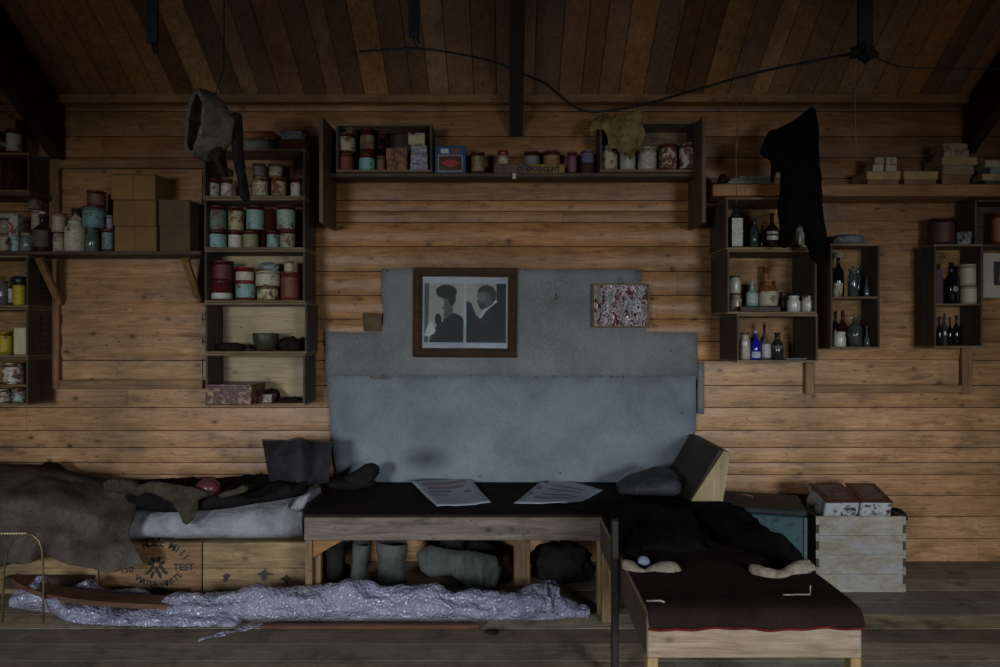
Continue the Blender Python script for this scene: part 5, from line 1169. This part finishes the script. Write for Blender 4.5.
keys = [(X(4, 2.9), 2.96, .02, .05, .11), (X(22, 2.9), 2.985, .05, .03, .15), (X(40, 2.9), 2.99, .05, .02, .12), (X(70, 2.9), 2.96, .08, .004, .055), (X(120, 2.9), 2.95, .1, .004, .04), (X(175, 2.9), 2.94, .1, .004, .045), (X(240, 2.9), 2.92, .07, .004, .045)]
wrapbody(keys, 150, 8, .022).build('tip_wrap', wrapm, r_)
keys = [(X(60, 3.08), 3.09, .03, .006, .06), (X(85, 3.08), 3.09, .05, .004, .11), (X(110, 3.08), 3.09, .05, .004, .08), (X(150, 3.08), 3.09, .04, .004, .06)]
wrapbody(keys, 60, 18, .02).build('rear_wrap', wrapm, r_)
o = MB(); P = [[(X(205+i*4.2, 2.8)+.0, 2.74+.012*i+.03*(j-.5), .004+.02*abs(math.sin(i*.7+j*2))*.5+.004*j) for j in (0, .5, 1)] for i in range(13)]; o.grid(P); mods(o.build('loose_flap', wrapm, r_), solid=.004, sub=2)
keys = [(X(534, 2.98), 2.97, .03, .07, .12), (X(545, 2.98), 2.97, .06, .08, .17), (X(558, 2.98), 2.97, .03, .08, .14)]
wrapbody(keys, 30, 28, .03).build('torn_end', wrapm, r_)
o = blob('dark_clod', (X(492, 2.83), 2.82, .008), (.03, .02, .009), rag, seed=3, flat=.007); tag(o, 'small dark lump on the floor before the bubble wrap', 'debris')
# wire hoop at the far left
r_ = thing('wire_stand', 'thin golden wire hoop standing in front of the draped hide', 'stand', (X(22, 2.9), 2.9, 0)); q = lambda a, b: (X(a, 2.9)-X(22, 2.9), 0, Z(b, 2.9))
gold = plain('dull golden wire', '6d6040', metal=.6, rough=.35)
MB().tube([q(2.5, 622), (q(3, 595)), q(4, 570), q(7, 552), q(12, 541), q(18, 535.5), q(26, 533.5), q(33, 534.5), q(39, 540), q(42, 549), q(43, 562), q(43.5, 578), q(43.5, 600), q(43.5, 622)], .0045).build('hoop', gold, r_)
m = MB(); m.tube([q(-20, 533), q(27, 533)], .0035)
for i in range(16): m.lathe([(.002, -.006), (.007, 0), (.002, .006)], c=(q(-18+i*2.9, 533)[0], 0, q(0, 533)[2]), n=8)
m.build('beaded_bar', plain('pale gilt beads', 'a39a76', metal=.4, rough=.35), r_)

# ================================================================ BENCH IN THE FOREGROUND
Bx0, Bx1, By0, By1 = .393, X(862, 1.97), 1.97, 2.99; zB = .43
r_ = thing('bench', 'foreground bench with a dark red-edged cover and pale front board', 'bench', (Bx0, By0, 0)); bw = Bx1-Bx0; bd = By1-By0
dkred = mat('dark brown blanket cover', lambda k: f_cloth(k, hexc('2b201d'), hexc('1c1514'), scale=7, fine=200, bump=.25))
P = []
for i in range(41):
    u = i/40; x = -.001+(bw+.002)*u; row = []
    for j in range(26):
        v = j/25
        if v < .9: y = bd*(1-v/.9); z = zB+.004+.003*fract((x, y, 0), 6, 3)
        else: t_ = (v-.9)/.1; y = -.012*math.sin(t_*PI/2)-.002; z = zB+.004-(.047+.003*math.sin(x*22)+.002*math.sin(x*61))*t_
        row.append((x, y, z))
    P.append(row)
mb = MB(); mb.grid(P); mods(mb.build('cover', dkred, r_), solid=.004, sub=1, offset=1)
m = MB(); m.tube([(P[i][25][0], P[i][25][1]-.002, P[i][25][2]-.002) for i in range(41)], .0038); m.build('red_edging', cloth('red wool edging', '6b2320', '471613'), r_)
MB().box(0, bw, .0, bd, zB-.02, zB-.002, .002).build('seat_board', cratew, r_)
za = Z(658, By0); pl_ = wood('pale pine front board', 'a8947d', '76624e', knots=.6, stain=.5, rough=.6)
MB().box(0, bw, .001, .022, za, zB-.021, .003).build('front_board', pl_, r_)
for s in (0, bw-.02): MB().box(s, s+.02, .023, bd, za, zB-.021, .003).build('side_board', crated, r_)
zl2 = za-.001
for x0_ in (0, bw-.03): MB().box(x0_, x0_+.03, .002, .04, 0, zl2, .002).build('leg', wood('yellow pine leg', 'a58a5c', '7d6440', axis='Z'), r_)
MB().box(0, .04, bd-.06, bd-.02, 0, zl2, .002).build('leg', oldv, r_)
MB().box(bw-.04, bw, bd-.06, bd-.02, 0, zl2, .002).build('leg', oldv, r_)
MB().box(-.032, -.008, .46, .49, 0, .56, .003).build('corner_post', wood('dark post wood', '221b15', '14100c', axis='Z'), r_)
# wire staple on the cover, cord bits
o = MB(); o.tube([(0, 0, .004), (.05, .0, .004), (.052, 0, .03)], .0025); o.tube([(-.03, 0, .003), (.0, -.003, .004)], .002)
tag(o.build('bent_wire', plain('pale wire', '8d8578', metal=.3), None, (X(800, 2.0), 2.05, zB+.012)), 'bent bit of pale wire lying on the dark bench cover', 'wire')
o = MB(); o.tube([(0, 0, .004), (.04, -.003, .006), (.05, -.01, .004)], .003)
tag(o.build('cord_scrap', plain('pale wire', '8d8578', metal=.3), None, (X(647, 1.99), 2.0, zB+.012)), 'short scrap of pale cord at the bench corner', 'cord')
# black boots with cream cuffs lying on it
wool = cloth('cream fleece', '9b8f7c', '70675a', scale=18, fine=260, bump=.8)
def bedlump(label, secs, seed, cuff, nm='black_garment'):
    r = thing(nm, label, 'clothing', (0, 0, 0), None); o = loft(interp(secs, 60), jit=.05, jf=6, seed=seed, sup=2.2).build('dark_shell', blk, r); mods(o, sub=1)
    P_ = []
    for a, b, Y_ in cuff: P_.append(Vector((X(a, Y_), Y_, Z(b, Y_))))
    m = MB(); Q = []
    for i in range(len(P_)-1):
        for k in range(7): Q.append(P_[i].lerp(P_[i+1], k/7))
    Q.append(P_[-1]); rr = [.025+.005*math.sin(i*.33)+.006*nz((i*.11, 1, seed), 1) for i in range(len(Q))]; rr[0] = rr[-1] = .008; Q = [q+Vector((0, .01*math.sin(i*.4), .004*math.sin(i*.3))) for i, q in enumerate(Q)]
    m.tube(Q, rr, 14); m.v = [(x, y, max(zB+.006, z+.004*nz((x*30, y*30, z*30)))) for x, y, z in m.v]
    mods(m.build('cream_cuff', wool, r), sub=1); return r
zq = zB+.006
bedlump('black garment with a cream fleece cuff on the bench, beside the corner post', [(X(614, 2.6), 2.72, .13, zq, .46), (X(632, 2.6), 2.66, .24, zq, .50), (X(665, 2.6), 2.64, .28, zq, .515), (X(698, 2.6), 2.66, .25, zq, .50), (X(712, 2.6), 2.70, .1, zq, .46)], 5,
        [(622, 568, 2.33), (632, 572, 2.3), (645, 574, 2.28), (660, 571, 2.28), (673, 569, 2.3), (680, 575, 2.27)])
bedlump('black garment with a cream fleece cuff on the bench, nearest the teal trunk', [(X(714, 2.6), 2.72, .1, zq, .49), (X(722, 2.6), 2.68, .22, zq, .545), (X(742, 2.6), 2.60, .24, zq, .545), (X(768, 2.5), 2.48, .18, zq, .50), (X(797, 2.4), 2.36, .07, zq, .455)], 9,
        [(749, 572, 2.27), (765, 576, 2.24), (780, 575, 2.24), (795, 572, 2.26), (806, 566, 2.3), (811, 573, 2.27)])
o = blob('white_scrap', (X(642, 2.36), 2.34, zq+.012), (.018, .02, .012), plain('bluish white cloth', '6f7587'), seed=5, amp=.5, freq=20, flat=.009, crease=.4); tag(o, 'small bluish-white scrap tucked at the cream cuff near the post', 'rag')
# low platform of dark planks behind: table extension carrying black cloth
o = blob('black_coat', (X(650, 3.1), 3.13, zT+.012), (.34, .09, .018), blk, amp=.35, freq=7, seed=44, flat=.009, crease=.1); tag(o, 'flat black cloth along the table edge behind the bench', 'clothing')

def f_wash(k):
    t = NT(k); v = t.coord((1, 1, 2.2)); n = t.noise(v, 5, 6, .75, .6); m2 = t.noise(v, 16, 5, .75, .3); col = t.ramp(n, [(.3, hexc('7b6c53')), (.5, hexc('8f887a')), (.68, hexc('9c9ca3'))])
    col = t.mix(1.0, col, t.ramp(m2, [(.3, .6), (.45, .95), (.7, 1.08)]), 'MULTIPLY'); t.bump(m2, .2, .003); return t.done(col, .75, 0, .3)
# ================================================================ TEAL TRUNK AND WHITE CRATE
teal = mat('worn teal paint', lambda k: f_tin(k, hexc('2c4d4e'), hexc('1c1c1b'), .25, 0, .55)); tdk = mat('scuffed dark teal lid', lambda k: f_tin(k, hexc('1b2524'), hexc('121414'), .3, 0, .7))
r_ = thing('trunk', 'teal painted metal trunk with a dark lid beside the white crate', 'trunk', (1.2, 3.375, .0006), rz=-.28)
MB().box(-.2, .2, -.14, .17, 0, .372, .006).build('body', teal, r_)
MB().box(-.206, .206, -.146, .176, .374, .405, .008).build('lid', tdk, r_)
MB().tube([(-.1, -.0, .404), (-.1, 0, .425), (-.06, 0, .43), (-.02, 0, .425), (-.02, 0, .404)], .005).build('handle', plain('reddish iron', '55302c', rough=.5), r_)
MB().box(.192, .207, -.147, -.13, .002, .372, .002).build('corner_strip', plain('pale worn edge', '4f5c5c'), r_)
Yk = 3.27; x0, x1 = X(816, Yk), X(906, Yk); zk = Z(516, Yk)
wcr = mat('whitewashed crate wood', f_wash)
r_ = thing('wooden_crate', 'whitewashed dovetailed wooden crate on the floor holding two red tins', 'crate', ((x0+x1)/2, Yk, .0006)); w = (x1-x0)/2; dc = .3
m = MB()
hs = [0, .085, .175, .265, zk]
for a, b in zip(hs[:-1], hs[1:]): m.box(-w+.014, w-.014, 0, .014, a+.0004, b-.0004, .0015)
m.build('front_panel', wcr, r_)
m = MB(); mm2 = MB(); n = 9
for s in (-1, 1):
    for i in range(n):
        (m if i % 2 else mm2).box(s*w, s*(w-.0138), 0, .0138, zk*i/n+.0006, zk*(i+1)/n-.0006, .001)
m.build('box_joints', wood('end grain dark', '4a3d2c', '30281c', axis='Y'), r_); mm2.build('box_joints', wcr, r_)
for s in (-1, 1): MB().box(s*w, s*(w-.014), .0142, dc, 0, zk, .001).build('side_panel', crated, r_)
MB().box(-w+.0145, w-.0145, dc-.014, dc, 0, zk, .001).build('back_panel', crated, r_); MB().box(-w+.0145, w-.0145, .0145, dc-.0145, 0, .012, 0).build('bottom_panel', crated, r_)
lidz = zk-.06; MB().box(-w+.0145, w-.0145, .0145, dc-.0145, lidz-.01, lidz, 0).build('inner_board', cratew, r_)
redt = tinm('4d201d', '33201a', .35); wht = mat('chipped white enamel tin', lambda k: f_tin(k, hexc('aeb0b0'), hexc('3a2a22'), .3, .1, .35))
for i, (a, c, lb) in enumerate(((822, 856.5, 'red-topped white tin in the whitewashed crate, next to the trunk'), (858.5, 889, 'red-topped white tin in the whitewashed crate, away from the trunk'))):
    hw = (c-a)/2*3.3/F; q_ = thing('fuel_tin', lb, 'tin', (X((a+c)/2, 3.3), 3.30, lidz+.003), 'two red-topped tins in the crate', rot=(math.radians(16), 0, (.05, -.02)[i]))
    b = MB().box(-hw, hw, 0, .18, .0, .125, .006); b.build('body', wht, q_)
    MB().box(-hw-.001, hw+.001, -.001, .182, .1255, .133, .003).build('red_top', redt, q_)
    MB().box(-hw*.7, hw*.7, .025, .16, .133, .1342, 0).build('label_print', tinm('55494a', '3a1c1a', .3, .5), q_)
lump('dark scrap at the end of the whitewashed crate', 889, 904, 508, 3.4, lidz, seed=50, d=.08)
# ================================================================ LIGHT: daylight through the two front windows
def window_light(i, a, b, c, d, power, col=(.86, .93, 1.0), tilt=0, spread=150):
    l = bpy.data.lights.new('window_daylight', 'AREA'); l.shape = 'RECTANGLE'; l.size = b-a; l.size_y = d-c; l.energy = power; l.color = col; l.spread = math.radians(spread)
    o = bpy.data.objects.new('window_daylight', l); COL.objects.link(o); o.location = ((a+b)/2, YB-.12, (c+d)/2)
    o.rotation_euler = (math.radians(90-tilt), 0, math.radians(YAW if a > 0 else -YAW)); return o
window_light(0, *wins[0], power=P1, tilt=TILT, spread=SPREAD); window_light(1, *wins[1], power=P2, tilt=TILT, spread=SPREAD)
wd = bpy.data.worlds.new('world'); sc.world = wd; wd.use_nodes = True
wd.node_tree.nodes['Background'].inputs[0].default_value = (.55, .7, 1, 1); wd.node_tree.nodes['Background'].inputs[1].default_value = .3
